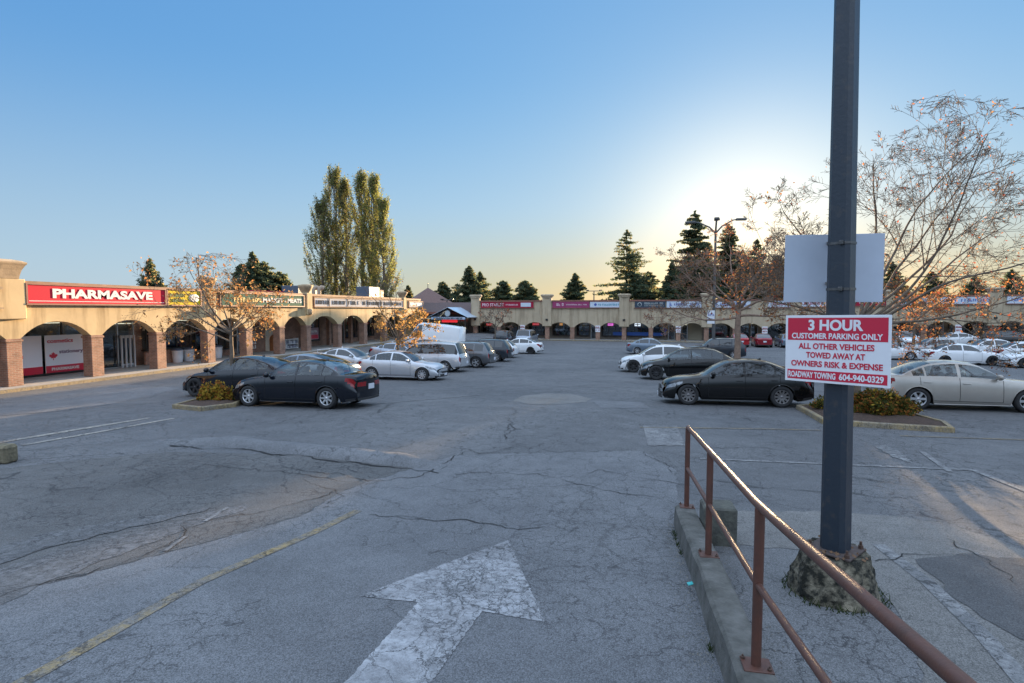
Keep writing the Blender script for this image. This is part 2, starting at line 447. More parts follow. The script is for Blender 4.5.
def stucco(name, col):
    m = bpy.data.materials.new(name); m.use_nodes = True
    n, l = m.node_tree.nodes, m.node_tree.links
    b = n['Principled BSDF']; b.inputs['Roughness'].default_value = 0.9
    tc = n.new('ShaderNodeTexCoord')
    def noise(scale, det, sc=(1, 1, 1)):
        mp = n.new('ShaderNodeMapping'); mp.inputs['Scale'].default_value = sc; l.new(tc.outputs['Object'], mp.inputs[0])
        x = nd(n, 'ShaderNodeTexNoise', Scale=scale, Detail=det, Roughness=0.65); l.new(mp.outputs[0], x.inputs['Vector']); return x.outputs['Fac']
    def ramp(f, p0, p1, c0, c1):
        x = n.new('ShaderNodeValToRGB'); e = x.color_ramp.elements; e[0].position = p0; e[1].position = p1
        e[0].color = (*c0, 1); e[1].color = (*c1, 1); l.new(f, x.inputs[0]); return x.outputs[0]
    a = ramp(noise(0.8, 5), 0.3, 0.7, tuple(c * 0.86 for c in col), tuple(c * 1.08 for c in col))
    s = ramp(noise(1.0, 4, (2.2, 2.2, 0.22)), 0.48, 0.72, (1, 1, 1), (0.50, 0.46, 0.41))
    mx = n.new('ShaderNodeMix'); mx.data_type = 'RGBA'; mx.blend_type = 'MULTIPLY'; mx.inputs[0].default_value = 0.85
    l.new(a, mx.inputs[6]); l.new(s, mx.inputs[7]); l.new(mx.outputs[2], b.inputs['Base Color'])
    bp = nd(n, 'ShaderNodeBump', Strength=0.25, Distance=0.01); l.new(noise(60, 4), bp.inputs['Height']); l.new(bp.outputs[0], b.inputs['Normal'])
    return m

def leafmat(name, col, trans=0.45):
    m = bpy.data.materials.new(name); m.use_nodes = True
    n, l = m.node_tree.nodes, m.node_tree.links
    out = n['Material Output']; n.remove(n['Principled BSDF'])
    d = n.new('ShaderNodeBsdfDiffuse'); t = n.new('ShaderNodeBsdfTranslucent'); mx = n.new('ShaderNodeMixShader')
    d.inputs[0].default_value = (*col, 1); t.inputs[0].default_value = (*[min(1, c * 1.35) for c in col], 1)
    mx.inputs[0].default_value = trans
    l.new(d.outputs[0], mx.inputs[1]); l.new(t.outputs[0], mx.inputs[2]); l.new(mx.outputs[0], out.inputs[0])
    return m

def carglass(name, tint, gloss=0.04):
    m = bpy.data.materials.new(name); m.use_nodes = True
    n, l = m.node_tree.nodes, m.node_tree.links
    out = n['Material Output']; n.remove(n['Principled BSDF'])
    t = n.new('ShaderNodeBsdfTransparent'); t.inputs[0].default_value = (*tint, 1)
    g = n.new('ShaderNodeBsdfGlossy'); g.inputs['Roughness'].default_value = gloss; g.inputs[0].default_value = (0.9, 0.95, 1, 1)
    lw = n.new('ShaderNodeLayerWeight'); pw = nd(n, 'ShaderNodeMath', operation='POWER'); l.new(lw.outputs['Facing'], pw.inputs[0]); pw.inputs[1].default_value = 4.5
    f = nd(n, 'ShaderNodeMath', operation='MULTIPLY_ADD'); l.new(pw.outputs[0], f.inputs[0]); f.inputs[1].default_value = 0.85; f.inputs[2].default_value = 0.07
    mx = n.new('ShaderNodeMixShader')
    l.new(f.outputs[0], mx.inputs[0]); l.new(t.outputs[0], mx.inputs[1]); l.new(g.outputs[0], mx.inputs[2]); l.new(mx.outputs[0], out.inputs[0])
    return m

ASPH = asphalt('lot asphalt', (0.088, 0.090, 0.094), (0.128, 0.129, 0.131))
LANE = asphalt('lane asphalt', (0.110, 0.113, 0.119), (0.148, 0.151, 0.156), 0.8, 13.0)
DARKP = asphalt('dark patch asphalt', (0.068, 0.068, 0.07), (0.09, 0.09, 0.09), 0.7, 31.0)
PALEP = asphalt('pale patch asphalt', (0.125, 0.121, 0.114), (0.165, 0.16, 0.152), 0.5, 47.0)
WHITEP = asphalt('worn white paint', (0.11, 0.113, 0.118), (0.15, 0.15, 0.155), 1.0, 0.0, (0.40, 0.41, 0.43), 0.68)
FADEW = asphalt('faded white paint', (0.09, 0.092, 0.095), (0.13, 0.13, 0.132), 1.0, 5.0, (0.33, 0.33, 0.33), 0.85)
YELP = asphalt('worn yellow paint', (0.11, 0.112, 0.116), (0.15, 0.15, 0.152), 0.8, 3.0, (0.36, 0.25, 0.085), 0.9)
LINEW = asphalt('worn line paint', (0.09, 0.092, 0.095), (0.13, 0.13, 0.132), 1.0, 5.0, (0.44, 0.40, 0.34), 0.6)
KERBY = asphalt('worn yellow kerb', (0.15, 0.14, 0.12), (0.22, 0.20, 0.17), 0.5, 8.0, (0.36, 0.255, 0.10), 0.75)
CONC = pbr('weathered concrete', (0.05, 0.05, 0.043), 0.95, col2=(0.135, 0.13, 0.12), vscale=5, vdetail=8, bump=0.5, bscale=30)
WALK = pbr('sidewalk concrete', (0.30, 0.285, 0.26), 0.9, var=0.2, vscale=1.5, bump=0.3, bscale=30)
MOSSY = pbr('mossy old concrete', (0.012, 0.012, 0.008), 0.98, col2=(0.23, 0.20, 0.145), vscale=9, vdetail=12, rpos=(0.42, 0.66), bump=1.0, bscale=26)
BLOCKM = pbr('dark damp concrete', (0.05, 0.05, 0.045), 0.95, col2=(0.11, 0.11, 0.09), vscale=6, bump=0.6, bscale=25)
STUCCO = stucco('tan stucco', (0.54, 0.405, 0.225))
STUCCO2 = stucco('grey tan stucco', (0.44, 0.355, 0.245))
BRICK = brick('red brown brick', (0.31, 0.155, 0.10), (0.23, 0.115, 0.075), (0.30, 0.24, 0.19))
TRIM = pbr('brown red trim', (0.22, 0.09, 0.065), 0.6, var=0.2, vscale=2)
CAPM = pbr('tan parapet cap', (0.27, 0.165, 0.105), 0.8, var=0.25, vscale=2)
GLASS = carglass('shop glass', (0.62, 0.66, 0.68), 0.02)
BLACK = pbr('black paint', (0.012, 0.012, 0.013), 0.4)
ALU = pbr('aluminium', (0.45, 0.46, 0.47), 0.35, 0.9)
DKFRAME = pbr('dark bronze frame', (0.03, 0.025, 0.022), 0.45)
WHITE = pbr('white enamel', (0.78, 0.78, 0.77), 0.4)
REDS = pbr('red sign face', (0.52, 0.022, 0.045), 0.6, spec=0.1)
BURG = pbr('burgundy sign face', (0.32, 0.02, 0.045), 0.6, spec=0.1)
SOFF = pbr('arcade soffit', (0.30, 0.245, 0.19), 0.9, var=0.2)
GRAVELR = pbr('roof membrane', (0.14, 0.13, 0.13), 0.95, var=0.3)
# ------------------------------------------------------------------ ground
from mathutils.geometry import delaunay_2d_cdt

def axis(segs):
    out = []
    for a, b, st in segs:
        x = a
        while x < b - 1e-6: out.append(x); x += st
    out.append(segs[-1][1]); return out
gx = axis([(-1500, -300, 200), (-300, -60, 20), (-60, -30, 2), (-30, -8, 0.75), (-8, 12, 0.4), (12, 45, 1.0), (45, 75, 3), (75, 300, 25), (300, 1500, 200)])
gy = axis([(-120, -20, 10), (-20, -2, 1.0), (-2, 18, 0.4), (18, 40, 0.8), (40, 80, 1.5), (80, 300, 20), (300, 2500, 200)])
vs = [(x, y, T(x, y)) for y in gy for x in gx]
nx = len(gx)
fs = [(j * nx + i, j * nx + i + 1, (j + 1) * nx + i + 1, (j + 1) * nx + i) for j in range(len(gy) - 1) for i in range(nx - 1)]
mb = MB(); mb.add(vs, fs, 0, True)
tag(mb.build('ground', ASPH), kind='structure')

def sheet(name, pts, mat, off=0.005, step=0.5, jit=0.0, seed=1, kind='structure', px=True):
    rnd = random.Random(seed)
    w = [G(*p).to_2d() for p in pts] if px else [Vector(p) for p in pts]
    bd = []
    for i in range(len(w)):
        a, b = w[i], w[(i + 1) % len(w)]
        n = max(1, int((b - a).length / (step if not jit else min(step, jit * 3))))
        nrm = Vector((-(b - a).y, (b - a).x)).normalized()
        for k in range(n):
            j = 0 if (k == 0 or not jit) else rnd.uniform(-jit, jit)
            bd.append(a.lerp(b, k / n) + nrm * j)
    nb = len(bd)
    x0, x1 = min(p.x for p in bd), max(p.x for p in bd); y0, y1 = min(p.y for p in bd), max(p.y for p in bd)
    allp = list(bd)
    y = y0 + step * 0.5
    while y < y1:
        x = x0 + step * 0.5
        while x < x1:
            allp.append(Vector((x, y))); x += step
        y += step
    v, e, f, *_ = delaunay_2d_cdt(allp, [(i, (i + 1) % nb) for i in range(nb)], [], 1, 1e-5)
    m = MB(); m.add([(p.x, p.y, T(p.x, p.y) + off) for p in v], [tuple(q) for q in f], 0, True)
    o = m.build(name, mat)
    return tag(o, kind=kind)

def stripe(name, pts, width, mat, off=0.009, px=True, step=0.4, jit=0.0, seed=1, taper=False):
    rnd = random.Random(seed)
    w = [G(*p).to_2d() for p in pts] if px else [Vector(p) for p in pts]
    line = []
    for a, b in zip(w, w[1:]):
        n = max(1, int((b - a).length / step))
        for k in range(n): line.append(a.lerp(b, k / n))
    line.append(w[-1])
    if jit:
        from mathutils import noise as mn
        l2 = []
        for k, p in enumerate(line):
            e = 1.0
            t = (line[min(k + 1, len(line) - 1)] - line[max(k - 1, 0)]).normalized(); nn = Vector((-t.y, t.x))
            o_ = .16 * mn.noise(Vector((p.x * 1.3, p.y * 1.3, seed))) + .09 * mn.noise(Vector((p.x * 4.1, p.y * 4.1, seed + 5))) + .05 * mn.noise(Vector((p.x * 11, p.y * 11, seed + 9))) + rnd.gauss(0, jit * .35)
            l2.append(p + nn * o_ * e)
        line = l2
    vs = []
    for k, p in enumerate(line):
        t = (line[min(k + 1, len(line) - 1)] - line[max(k - 1, 0)]).normalized(); nn = Vector((-t.y, t.x))
        ww = width * (0.5 if not jit else max(.06, .38 + .55 * mn.noise(Vector((p.x * 2.3, p.y * 2.3, seed + 20)))))
        if taper: ww *= math.sin(math.pi * (k + 0.5) / len(line)) * 0.8 + 0.2
        for s in (-1, 1):
            q = p + nn * ww * s
            vs.append((q.x, q.y, T(q.x, q.y) + off))
    m = MB(); m.add(vs, [(2 * k, 2 * k + 1, 2 * k + 3, 2 * k + 2) for k in range(len(line) - 1)], 0, True)
    return tag(m.build(name, mat), kind='structure')

sheet('lane_paving', [(-60, 612), (120, 566), (215, 541), (300, 517), (345, 491), (372, 481), (455, 456), (560, 452), (640, 451), (676, 470), (678, 520), (704, 600), (735, 700), (760, 900), (300, 1000), (-300, 900)], LANE, 0.005, 0.35, 0.04, 3)
sheet('pale_patch', [(513, 401), (522, 396), (545, 393.5), (572, 394), (592, 399), (585, 402), (560, 404.5), (530, 404.5)], PALEP, 0.006, 0.4, 0.04, 5)
sheet('pale_patch', [(592, 401), (640, 402), (650, 408), (600, 408)], LANE, 0.006, 0.5, 0.05, 6)
sheet('light_paving', [(-60, 425), (0, 416), (60, 411), (92, 407.5), (150, 396), (180, 388), (120, 384), (0, 398), (-60, 405)], LANE, 0.005, 0.6, 0.05, 7)
sheet('light_paving', [(722, 512), (790, 511), (842, 513), (905, 517), (955, 526), (1000, 540), (1060, 565), (1200, 700), (1100, 900), (960, 760), (905, 625), (868, 575), (830, 552), (780, 548), (730, 545)], PALEP, 0.005, 0.35, 0.05, 8)
sheet('dark_patch', [(915, 560), (960, 554), (1030, 560), (1100, 600), (1100, 660), (1020, 640), (955, 600)], DARKP, 0.010, 0.3, 0.05, 9)
sheet('dark_patch', [(-90, 480), (60, 462), (170, 452), (300, 455), (440, 470), (452, 458), (372, 481), (345, 490), (300, 516), (215, 540), (120, 565), (-60, 611)], asphalt('brown grey asphalt', (0.080, 0.079, 0.078), (0.112, 0.110, 0.107), 1.1, 61), 0.004, 0.35, 0.03, 10)

SCUF = asphalt('scuffed paint', (0.082, 0.082, 0.083), (0.112, 0.111, 0.110), 0.6, 9.0, (0.22, 0.22, 0.225), 1.12)
sheet('worn_paint', [(-40, 600), (0, 570), (80, 543), (180, 520), (246, 504), (250, 508), (190, 528), (120, 556), (40, 585), (0, 606)], SCUF, 0.009, 0.25, 0.05, 14)
sheet('worn_paint', [(-40, 560), (40, 535), (130, 520), (210, 508), (205, 512), (130, 528), (50, 548), (-40, 580)], SCUF, 0.012, 0.25, 0.05, 15)
stripe('worn_paint', [(205, 522), (228, 508)], 0.06, FADEW, 0.014)
stripe('worn_paint', [(165, 552), (186, 537)], 0.05, FADEW, 0.014)
# painted marks
sheet('painted_arrow', [(508, 541), (360, 597), (418, 603), (330, 700), (415, 706), (482, 612), (545, 623)], WHITEP, 0.010, 0.25, 0.008, 11)
stripe('yellow_lane_line', [(358, 511), (200, 583), (22, 684), (-120, 765)], 0.13, YELP, 0.010)
stripe('white_bay_line', [(-60, 453), (0, 442.5), (150, 418)], 0.2, LINEW, 0.009)
stripe('white_bay_line', [(22, 445.5), (100, 432), (174, 418.5)], 0.15, LINEW, 0.009)
stripe('yellow_bay_line', [(640, 427.5), (760, 429), (820, 430.5)], 0.10, YELP, 0.009)
stripe('yellow_bay_line', [(900, 436), (960, 438), (1050, 441)], 0.09, YELP, 0.009)
stripe('white_bay_line', [(700, 459), (800, 463), (905, 467.5), (975, 470.5)], 0.10, FADEW, 0.009)
stripe('white_bay_line', [(972, 470), (1000, 481), (1050, 501)], 0.12, FADEW, 0.010)
stripe('white_bay_line', [(922, 452), (950, 472)], 0.10, FADEW, 0.010)
stripe('white_bay_line', [(878, 545), (930, 585), (985, 638), (1030, 690)], 0.14, FADEW, 0.010)
for a, b in (((645, 426), (650, 446)), ((675, 426), (683, 446))):
    stripe('white_bay_line', [a, b], 0.09, FADEW, 0.009)
for a, b in (((644, 427), (676, 427)), ((648, 445), (682, 445))):
    stripe('white_bay_line', [a, b], 0.10, FADEW, 0.013)
sheet('worn_paint', [(645, 426), (676, 426), (684, 446), (650, 446)], FADEW, 0.007, 0.3, 0.03, 16)
sheet('worn_paint', [(876, 447), (886, 445), (905, 455), (912, 464), (890, 456)], FADEW, 0.010, 0.2, 0.03, 12)
for a, b in (((600, 404.5), (655, 406)), ((560, 386), (628, 388)), ((470, 381), (400, 384)), ((505, 372), (470, 371.5)), ((600, 372), (640, 372)), ((480, 395), (375, 404)), ((590, 381), (655, 383))):
    stripe('white_bay_line', [a, b], 0.10, FADEW, 0.009)

# long open cracks
CRK = pbr('open crack', (0.016, 0.016, 0.017), 1.0)
for k, pts in enumerate([
    [(0, 597), (60, 580), (120, 564), (180, 541), (190, 522), (260, 513), (300, 505), (340, 491)],
    [(190, 466), (250, 470), (310, 476), (345, 482), (375, 484)], [(280, 468), (330, 474), (372, 481), (420, 477), (455, 456)],
    [(455, 456), (470, 449), (480, 455), (500, 452), (520, 447), (560, 453), (600, 452)], [(455, 476), (500, 473), (560, 478), (620, 492), (660, 500)],
    [(505, 440), (512, 425), (508, 418), (518, 408)], [(508, 440), (503, 432), (510, 424)],
    [(370, 515), (420, 518), (470, 522), (520, 527), (580, 532)], [(640, 452), (660, 464), (668, 473)],
    [(700, 480), (760, 488), (820, 492), (900, 497)], [(820, 470), (860, 478), (905, 486), (960, 492)], [(870, 560), (905, 556), (960, 555), (1024, 566)],
    [(940, 540), (990, 560), (1024, 585)], [(300, 480), (350, 497), (330, 505)], [(560, 478), (600, 470), (640, 478), (690, 486)],
    [(700, 444), (720, 449), (760, 448), (800, 455)], [(0, 417), (50, 412.5), (90, 407.5)]]):
    stripe('pavement_crack', pts, 0.015, CRK, 0.014, step=0.07, jit=0.018, seed=50 + k)

# asphalt berm across the lane mouth
pts = [G(158, 441), G(230, 444), G(300, 451), G(360, 458), G(412, 464), G(444, 468)]
line = []
for a, b in zip(pts, pts[1:]):
    for k in range(6): line.append(a.lerp(b, k / 6))
line.append(pts[-1])
rnd = random.Random(4); vs = []; prof = [(-0.26, -0.01), (-0.2, 0.08), (-0.10, 0.15), (0.02, 0.17), (0.14, 0.15), (0.22, 0.08), (0.28, -0.01)]
for k, p in enumerate(line):
    t = (line[min(k + 1, len(line) - 1)] - line[max(k - 1, 0)]).to_2d().normalized(); nn = Vector((-t.y, t.x)); e = min(1, min(k, len(line) - 1 - k) / 7 + 0.08)
    for o_, h in prof:
        q = p.to_2d() + nn * o_ * (0.7 + 0.3 * e); vs.append((q.x, q.y, T(q.x, q.y) + (h * .9 * e * rnd.uniform(0.8, 1.15) if h > 0 else h)))
n = len(prof)
mb = MB(); mb.add(vs, [(i * n + k, i * n + k + 1, (i + 1) * n + k + 1, (i + 1) * n + k) for i in range(len(line) - 1) for k in range(n - 1)], 0, True)
tag(mb.build('asphalt_berm', LANE), kind='structure')
stripe('pavement_crack', [(170, 446), (240, 450), (310, 458), (370, 466), (440, 473)], 0.05, CRK, 0.015, step=0.1, jit=0.02, seed=99)

# sidewalks along the two arcades
LX, LFZ = -25.3, 0.95              # left arcade front plane and its floor
FY, FFZ = 72.9, 0.12               # far arcade front plane and its floor
def fwarp(x): return 0.43 * ss(9, 40, x)
mb = MB(); mb.box(-29.0, LX + 0.75, 4.0, 60.5, 0.3, LFZ); tag(mb.build('sidewalk', WALK), kind='structure')
mb = MB(); mb.box(LX + 0.752, LX + 0.93, 4.0, 60.5, 0.3, LFZ + 0.004); tag(mb.build('kerb', KERBY), kind='structure')
mb = MB(lambda p: (p[0], p[1], p[2] + fwarp(p[0])))
for i in range(44): mb.box(-24 + i * 2, -22 + i * 2, FY - 0.9, FY + 4, -0.5, FFZ)
tag(mb.build('sidewalk', WALK), kind='structure')
mb = MB(lambda p: (p[0], p[1], p[2] + fwarp(p[0])))
for i in range(44): mb.box(-24 + i * 2, -22 + i * 2, FY - 1.08, FY - 0.902, -0.5, FFZ + 0.004)
tag(mb.build('kerb', KERBY), kind='structure')
mb = MB(); mb.box(-36, -24.003, 62.0, 77, -0.3, 0.35); tag(mb.build('sidewalk', WALK), kind='structure')

# ------------------------------------------------------------------ lettering
def text(s, w, h, mat, parent, at, name='lettering', bold=0.0, mi=None, ext=0.004, rz=0.0, squash=True):
    """words as flat raised letters facing local -y, centred at `at`, fitted to w x h"""
    cu = bpy.data.curves.new('txt', 'FONT'); cu.body = s; cu.align_x = 'CENTER'; cu.size = 1; cu.offset = bold; cu.extrude = 0.01
    cu.resolution_u = 4
    to = bpy.data.objects.new('txt', cu); COL.objects.link(to)
    dg = bpy.context.evaluated_depsgraph_get()
    me = bpy.data.meshes.new_from_object(to.evaluated_get(dg))
    bpy.data.objects.remove(to); bpy.data.curves.remove(cu)
    xs = [v.co.x for v in me.vertices]; ys = [v.co.y for v in me.vertices]
    cx, cy = (min(xs) + max(xs)) / 2, (min(ys) + max(ys)) / 2
    kx, ky = w / (max(xs) - min(xs)), h / (max(ys) - min(ys))
    if not squash: kx = min(kx, ky)
    for v in me.vertices:
        v.co = ((v.co.x - cx) * kx, -v.co.z / 0.01 * ext, (v.co.y - cy) * ky)
    me.materials.clear(); me.materials.append(mat); me.name = name
    o = bpy.data.objects.new(name, me); COL.objects.link(o); o.location = at; o.rotation_euler = (0, 0, rz)
    o.parent = parent
    return o

def glyphs(mbx, x0, x1, z0, z1, y, seed, mi=0):
    """marks too blurred to read: rows of letter-sized strokes"""
    r = random.Random(seed); x = x0; h = z1 - z0
    while x < x1 - h * 0.3:
        wd = h * r.uniform(0.45, 0.75)
        if r.random() < 0.14: x += wd * 0.7; continue
        t = h * 0.2
        mbx.box(x, x + t, y, y + 0.02, z0, z1, mi)
        k = r.randrange(4)
        if k != 0: mbx.box(x + t, x + wd, y, y + 0.02, z1 - t, z1, mi)
        if k != 1: mbx.box(x + t, x + wd, y, y + 0.02, z0, z0 + t, mi)
        if k in (2, 3): mbx.box(x + wd - t, x + wd, y, y + 0.02, z0 + t, z1 - t, mi)
        if k in (0, 1): mbx.box(x + t, x + wd * 0.8, y, y + 0.02, z0 + h * 0.4, z0 + h * 0.6, mi)
        x += wd + h * 0.2

# ------------------------------------------------------------------ arcades
def arcade(root, P_, zf, spring, apex, top, mw, pw=0.275, t=0.5, D=2.9, warp=None, endpad=0.4, depth=12, back=None):
    """arched front wall, brick pillars, shopfront wall behind, roof; heights above the root"""
    N_ = 14
    m = MB(warp); u0, u1 = P_[0] - endpad, P_[-1] + endpad
    def strip(a, za, b, zb):
        m.quad((a, 0, za), (b, 0, zb), (b, 0, top), (a, 0, top)); m.quad((b, t, zb), (a, t, za), (a, t, top), (b, t, top))
        m.quad((a, 0, za), (a, t, za), (b, t, zb), (b, 0, zb))
    for i, u in enumerate(P_):
        a = u - pw if i else u0; b = u + pw if i < len(P_) - 1 else u1
        strip(a, spring, b, spring)
        if i < len(P_) - 1:
            c = P_[i + 1] - pw; s = u + pw; wd = c - s
            for k in range(N_):
                f0, f1 = k / N_, (k + 1) / N_
                # segmental arch with rounded haunches
                z0_ = spring + (apex - spring) * (1 - abs(2 * f0 - 1) ** 2.3); z1_ = spring + (apex - spring) * (1 - abs(2 * f1 - 1) ** 2.3)
                strip(s + wd * f0, z0_, s + wd * f1, z1_)
    m.quad((u0, 0, spring), (u0, 0, top), (u0, t, top), (u0, t, spring)); m.quad((u1, 0, spring), (u1, t, spring), (u1, t, top), (u1, 0, top))
    n = max(1, int((u1 - u0) / 3)); st = (u1 - u0) / n
    for k in range(n): m.quad((u0 + k * st, 0, top), (u0 + (k + 1) * st, 0, top), (u0 + (k + 1) * st, t, top), (u0 + k * st, t, top))
    m.build('wall', mw, root)
    for u in P_:
        p = MB(warp); p.bbox(u - pw - 0.01, u + pw + 0.01, -0.025, t + 0.02, zf, spring, 0.012)
        p.bbox(u - pw - 0.05, u + pw + 0.05, -0.06, t + 0.05, spring - 0.13, spring - 0.04, 0.01)
        p.build('pillar', BRICK, root)
    c = MB(warp)
    for k in range(n): c.box(u0 + k * st, u0 + (k + 1) * st, -0.09, t + 0.05, top - 0.10, top + 0.07)
    c.build('parapet_cap', CAPM if back is None else TRIM, root)
    s = MB(warp)
    for k in range(n): s.box(u0 + k * st, u0 + (k + 1) * st, t + 0.003, D, apex + 0.12, apex + 0.3)
    s.build('soffit', SOFF, root)
    b = MB(warp)
    for k in range(n): b.box(u0 + k * st, u0 + (k + 1) * st, D, D + 0.3, zf, top - 0.25)
    b.build('shopfront_wall', BRICK if back is None else back, root)
    r = MB(warp)
    for k in range(n): r.box(u0 + k * st, u0 + (k + 1) * st, t + 0.003, depth, top - 0.45, top - 0.25)
    r.build('roof', GRAVELR, root)
    r = MB(warp); r.box(u0, u0 + 0.25, t + 0.003, depth, zf - 0.2, top - 0.46); r.box(u1 - 0.25, u1, t + 0.003, depth, zf - 0.2, top - 0.46)
    for k in range(n): r.box(u0 + k * st, u0 + (k + 1) * st, depth, depth + 0.25, zf - 0.2, top - 0.25)
    r.build('rear_wall', mw, root)

GOODS = [pbr('goods ' + n_, c_, 0.7) for n_, c_ in (('dark', (0.085, 0.08, 0.078)), ('red', (0.22, 0.03, 0.03)), ('white', (0.42, 0.42, 0.42)), ('blue', (0.05, 0.09, 0.20)), ('tan', (0.25, 0.17, 0.10)), ('green', (0.06, 0.13, 0.07)), ('yellow', (0.40, 0.28, 0.05)))]
STRIP = pbr('added shop fill strip', (0.8, 0.75, 0.6), 0.5, emit=(1.0, 0.85, 0.6), estr=0.6)  # glowing strip added inside the shop windows to brighten them
def shopwindow(root, a, b, z0, z1, y, mull, warp=None, door=False, name='window'):
    m = MB(warp); m.box(a, b, y - 0.32, y - 0.305, z0, z1); g = m.build(name, GLASS, root)
    f = MB(warp)
    f.box(a - 0.06, b + 0.06, y - 0.37, y - 0.003, z1, z1 + 0.07); f.box(a - 0.06, b + 0.06, y - 0.37, y - 0.003, z0 - 0.07, z0)
    for k in range(mull + 1):
        x = a + (b - a) * k / mull
        f.box(x - 0.03, x + 0.03, y - 0.365, y - 0.29, z0 + 0.001, z1 - 0.001)
    if door: f.box(a + 0.05, a + 0.09, y - 0.43, y - 0.38, z0 + 0.9, z0 + 1.2)
    f.build('frame', DKFRAME if not door else ALU, g)
    r = random.Random(int(a * 131) + int(y * 7)); d = MB(warp)
    d.box(a + .01, b - .01, y - .03, y - .004, z0 + .01, z1 - .01, 0)
    d.box(a + .03, b - .03, y - .26, y - .10, z1 - .13, z1 - .10, 7)
    for zz in ([z0 + .02, z0 + .55, z0 + 1.05] if not door else [z0 + .02]):
        if zz > z1 - .5: continue
        d.box(a + .02, b - .02, y - .24, y - .032, zz, zz + .03, 0)
        x = a + .05
        while x < b - .25:
            w_ = r.uniform(.1, .38); h_ = r.uniform(.12, .42)
            if r.random() < .72: d.box(x, x + w_, y - r.uniform(.1, .25), y - .034, zz + .031, zz + .03 + h_, r.choice((0, 0, 1, 2, 2, 3, 4, 5, 6)))
            x += w_ + r.uniform(.01, .12)
    d.build('shelf_display', GOODS + [STRIP], root)
    return g

# ---- left arcade: local x = along the front (world +y), local y = inwards (world -x)
LP = [6.35, 9.85, 13.35, 16.85, 20.35, 23.85, 27.3, 30.5, 33.8, 36.95, 41.3, 45.6, 49.6, 53.8, 57.6]
la = thing('arcade_building', 'long sunlit tan stucco shop arcade with brick pillars, along the left side of the lot', 'building', (LX, 0, LFZ), R(90))
arcade(la, LP, 0, 1.95, 2.63, 4.27, STUCCO)
FLW = pbr('pilaster stucco', (0.34, 0.25, 0.155), 0.9, var=0.25, vscale=3, bump=0.3)
for i, (u, big) in enumerate(((16.42, 1), (27.3, 0), (36.95, 0), (53.8, 0))):
    m = MB(); hw = 0.88 if big else 0.34
    m.bbox(u - hw, u + hw, -0.16, 0.30, 2.75, 4.40 if big else 4.40, 0.03)
    p = m.build('pilaster', STUCCO, la)
    m = MB()
    if big:
        prof = [(0.80, 0), (0.82, 0.12), (0.90, 0.36), (1.02, 0.54), (1.10, 0.62), (1.10, 0.68), (0.9, 0.74), (0.6, 0.78)]
    else:
        prof = [(0.26, 0), (0.26, 0.06), (0.33, 0.2), (0.43, 0.4), (0.48, 0.54), (0.45, 0.60), (0.22, 0.66)]
    z0 = 4.402
    Mx = Matrix.Translation((u, 0.2, z0)) @ Matrix.Diagonal((1, 0.55 if big else 1, 1, 1)) @ Matrix.Rotation(R(45), 4, 'Z')
    m.lathe([(r * (1.2 if not big else 1.15), z) for r, z in prof], 4 if big else 10, Mx, smooth=not big)
    m.build('finial', FLW, p)
    m = MB(); Mx = Matrix.Translation((u, -0.16, 3.0)) @ Matrix.Rotation(R(-90), 4, 'X')
    if big:
        m.box(u - 0.7, u - 0.05, -0.32, -0.163, 3.17, 3.24); m.build('bracket', FLW, p); m = MB(); m.box(u - 0.7, u - 0.05, -0.32, -0.163, 3.95, 4.06)
    else:
        m.lathe([(0.26, 0.0), (0.22, 0.12), (0.1, 0.2)], 10, Matrix.Translation((u, -0.162, 2.98)) @ Matrix.Rotation(R(90), 4, 'X'))
    m.build('bracket', FLW, p)

# shopfronts behind each bay (local y = 2.9 is the shop wall)
ybk = 2.9
shopwindow(la, 8.0, 16.6, 0.25, 2.55, ybk, 5)
shopwindow(la, 17.4, 22.3, 0.12, 2.62, ybk, 3)
shopwindow(la, 22.6, 24.5, 0.06, 2.5, ybk, 2, door=True, name='door')
shopwindow(la, 25.3, 28.4, 0.85, 2.6, ybk, 3)
shopwindow(la, 28.8, 31.7, 0.5, 2.6, ybk, 3)
shopwindow(la, 32.4, 33.4, 0.05, 2.35, ybk, 1, door=True, name='door')
shopwindow(la, 40.2, 42.2, 0.5, 2.5, ybk, 2)
shopwindow(la, 44.6, 46.2, 0.05, 2.35, ybk, 1, door=True, name='door')
shopwindow(la, 47.0, 48.6, 0.5, 2.5, ybk, 2)
shopwindow(la, 50.0, 52.0, 0.5, 2.5, ybk, 2)
shopwindow(la, 54.0, 57.4, 0.3, 2.5, ybk, 2)
m = MB(); m.bbox(25.0, 28.5, ybk - 0.58, ybk - 0.42, 0.0, 0.75, 0.02); m.build('planter_wall', BRICK, la)
m = MB(); m.box(35.7, 37.7, ybk - 0.06, ybk - 0.004, 0.0, 2.7); m.build('plaster_panel', pbr('cream plaster', (0.55, 0.50, 0.40), 0.9, var=0.1), la)
m = MB()
for u in (23.55, 23.8, 24.05, 24.3): m.box(u, u + .07, ybk - 0.6, ybk - 0.54, 0.0, 1.75)
m.box(23.55, 24.37, ybk - .537, ybk - .50, 1.6, 1.75); m.box(23.55, 24.37, ybk - .537, ybk - .50, .1, .2); m.build('white_gate', pbr('white gate', (0.5, 0.5, 0.5), 0.5), la)
m = MB()
for u in (39.7, 42.9, 46.5, 49.2, 52.9):
    m = MB(); m.bbox(u - 0.16, u + 0.16, 1.9, 2.22, 0, 2.73, 0.015); m.build('inner_pillar', BRICK, la)

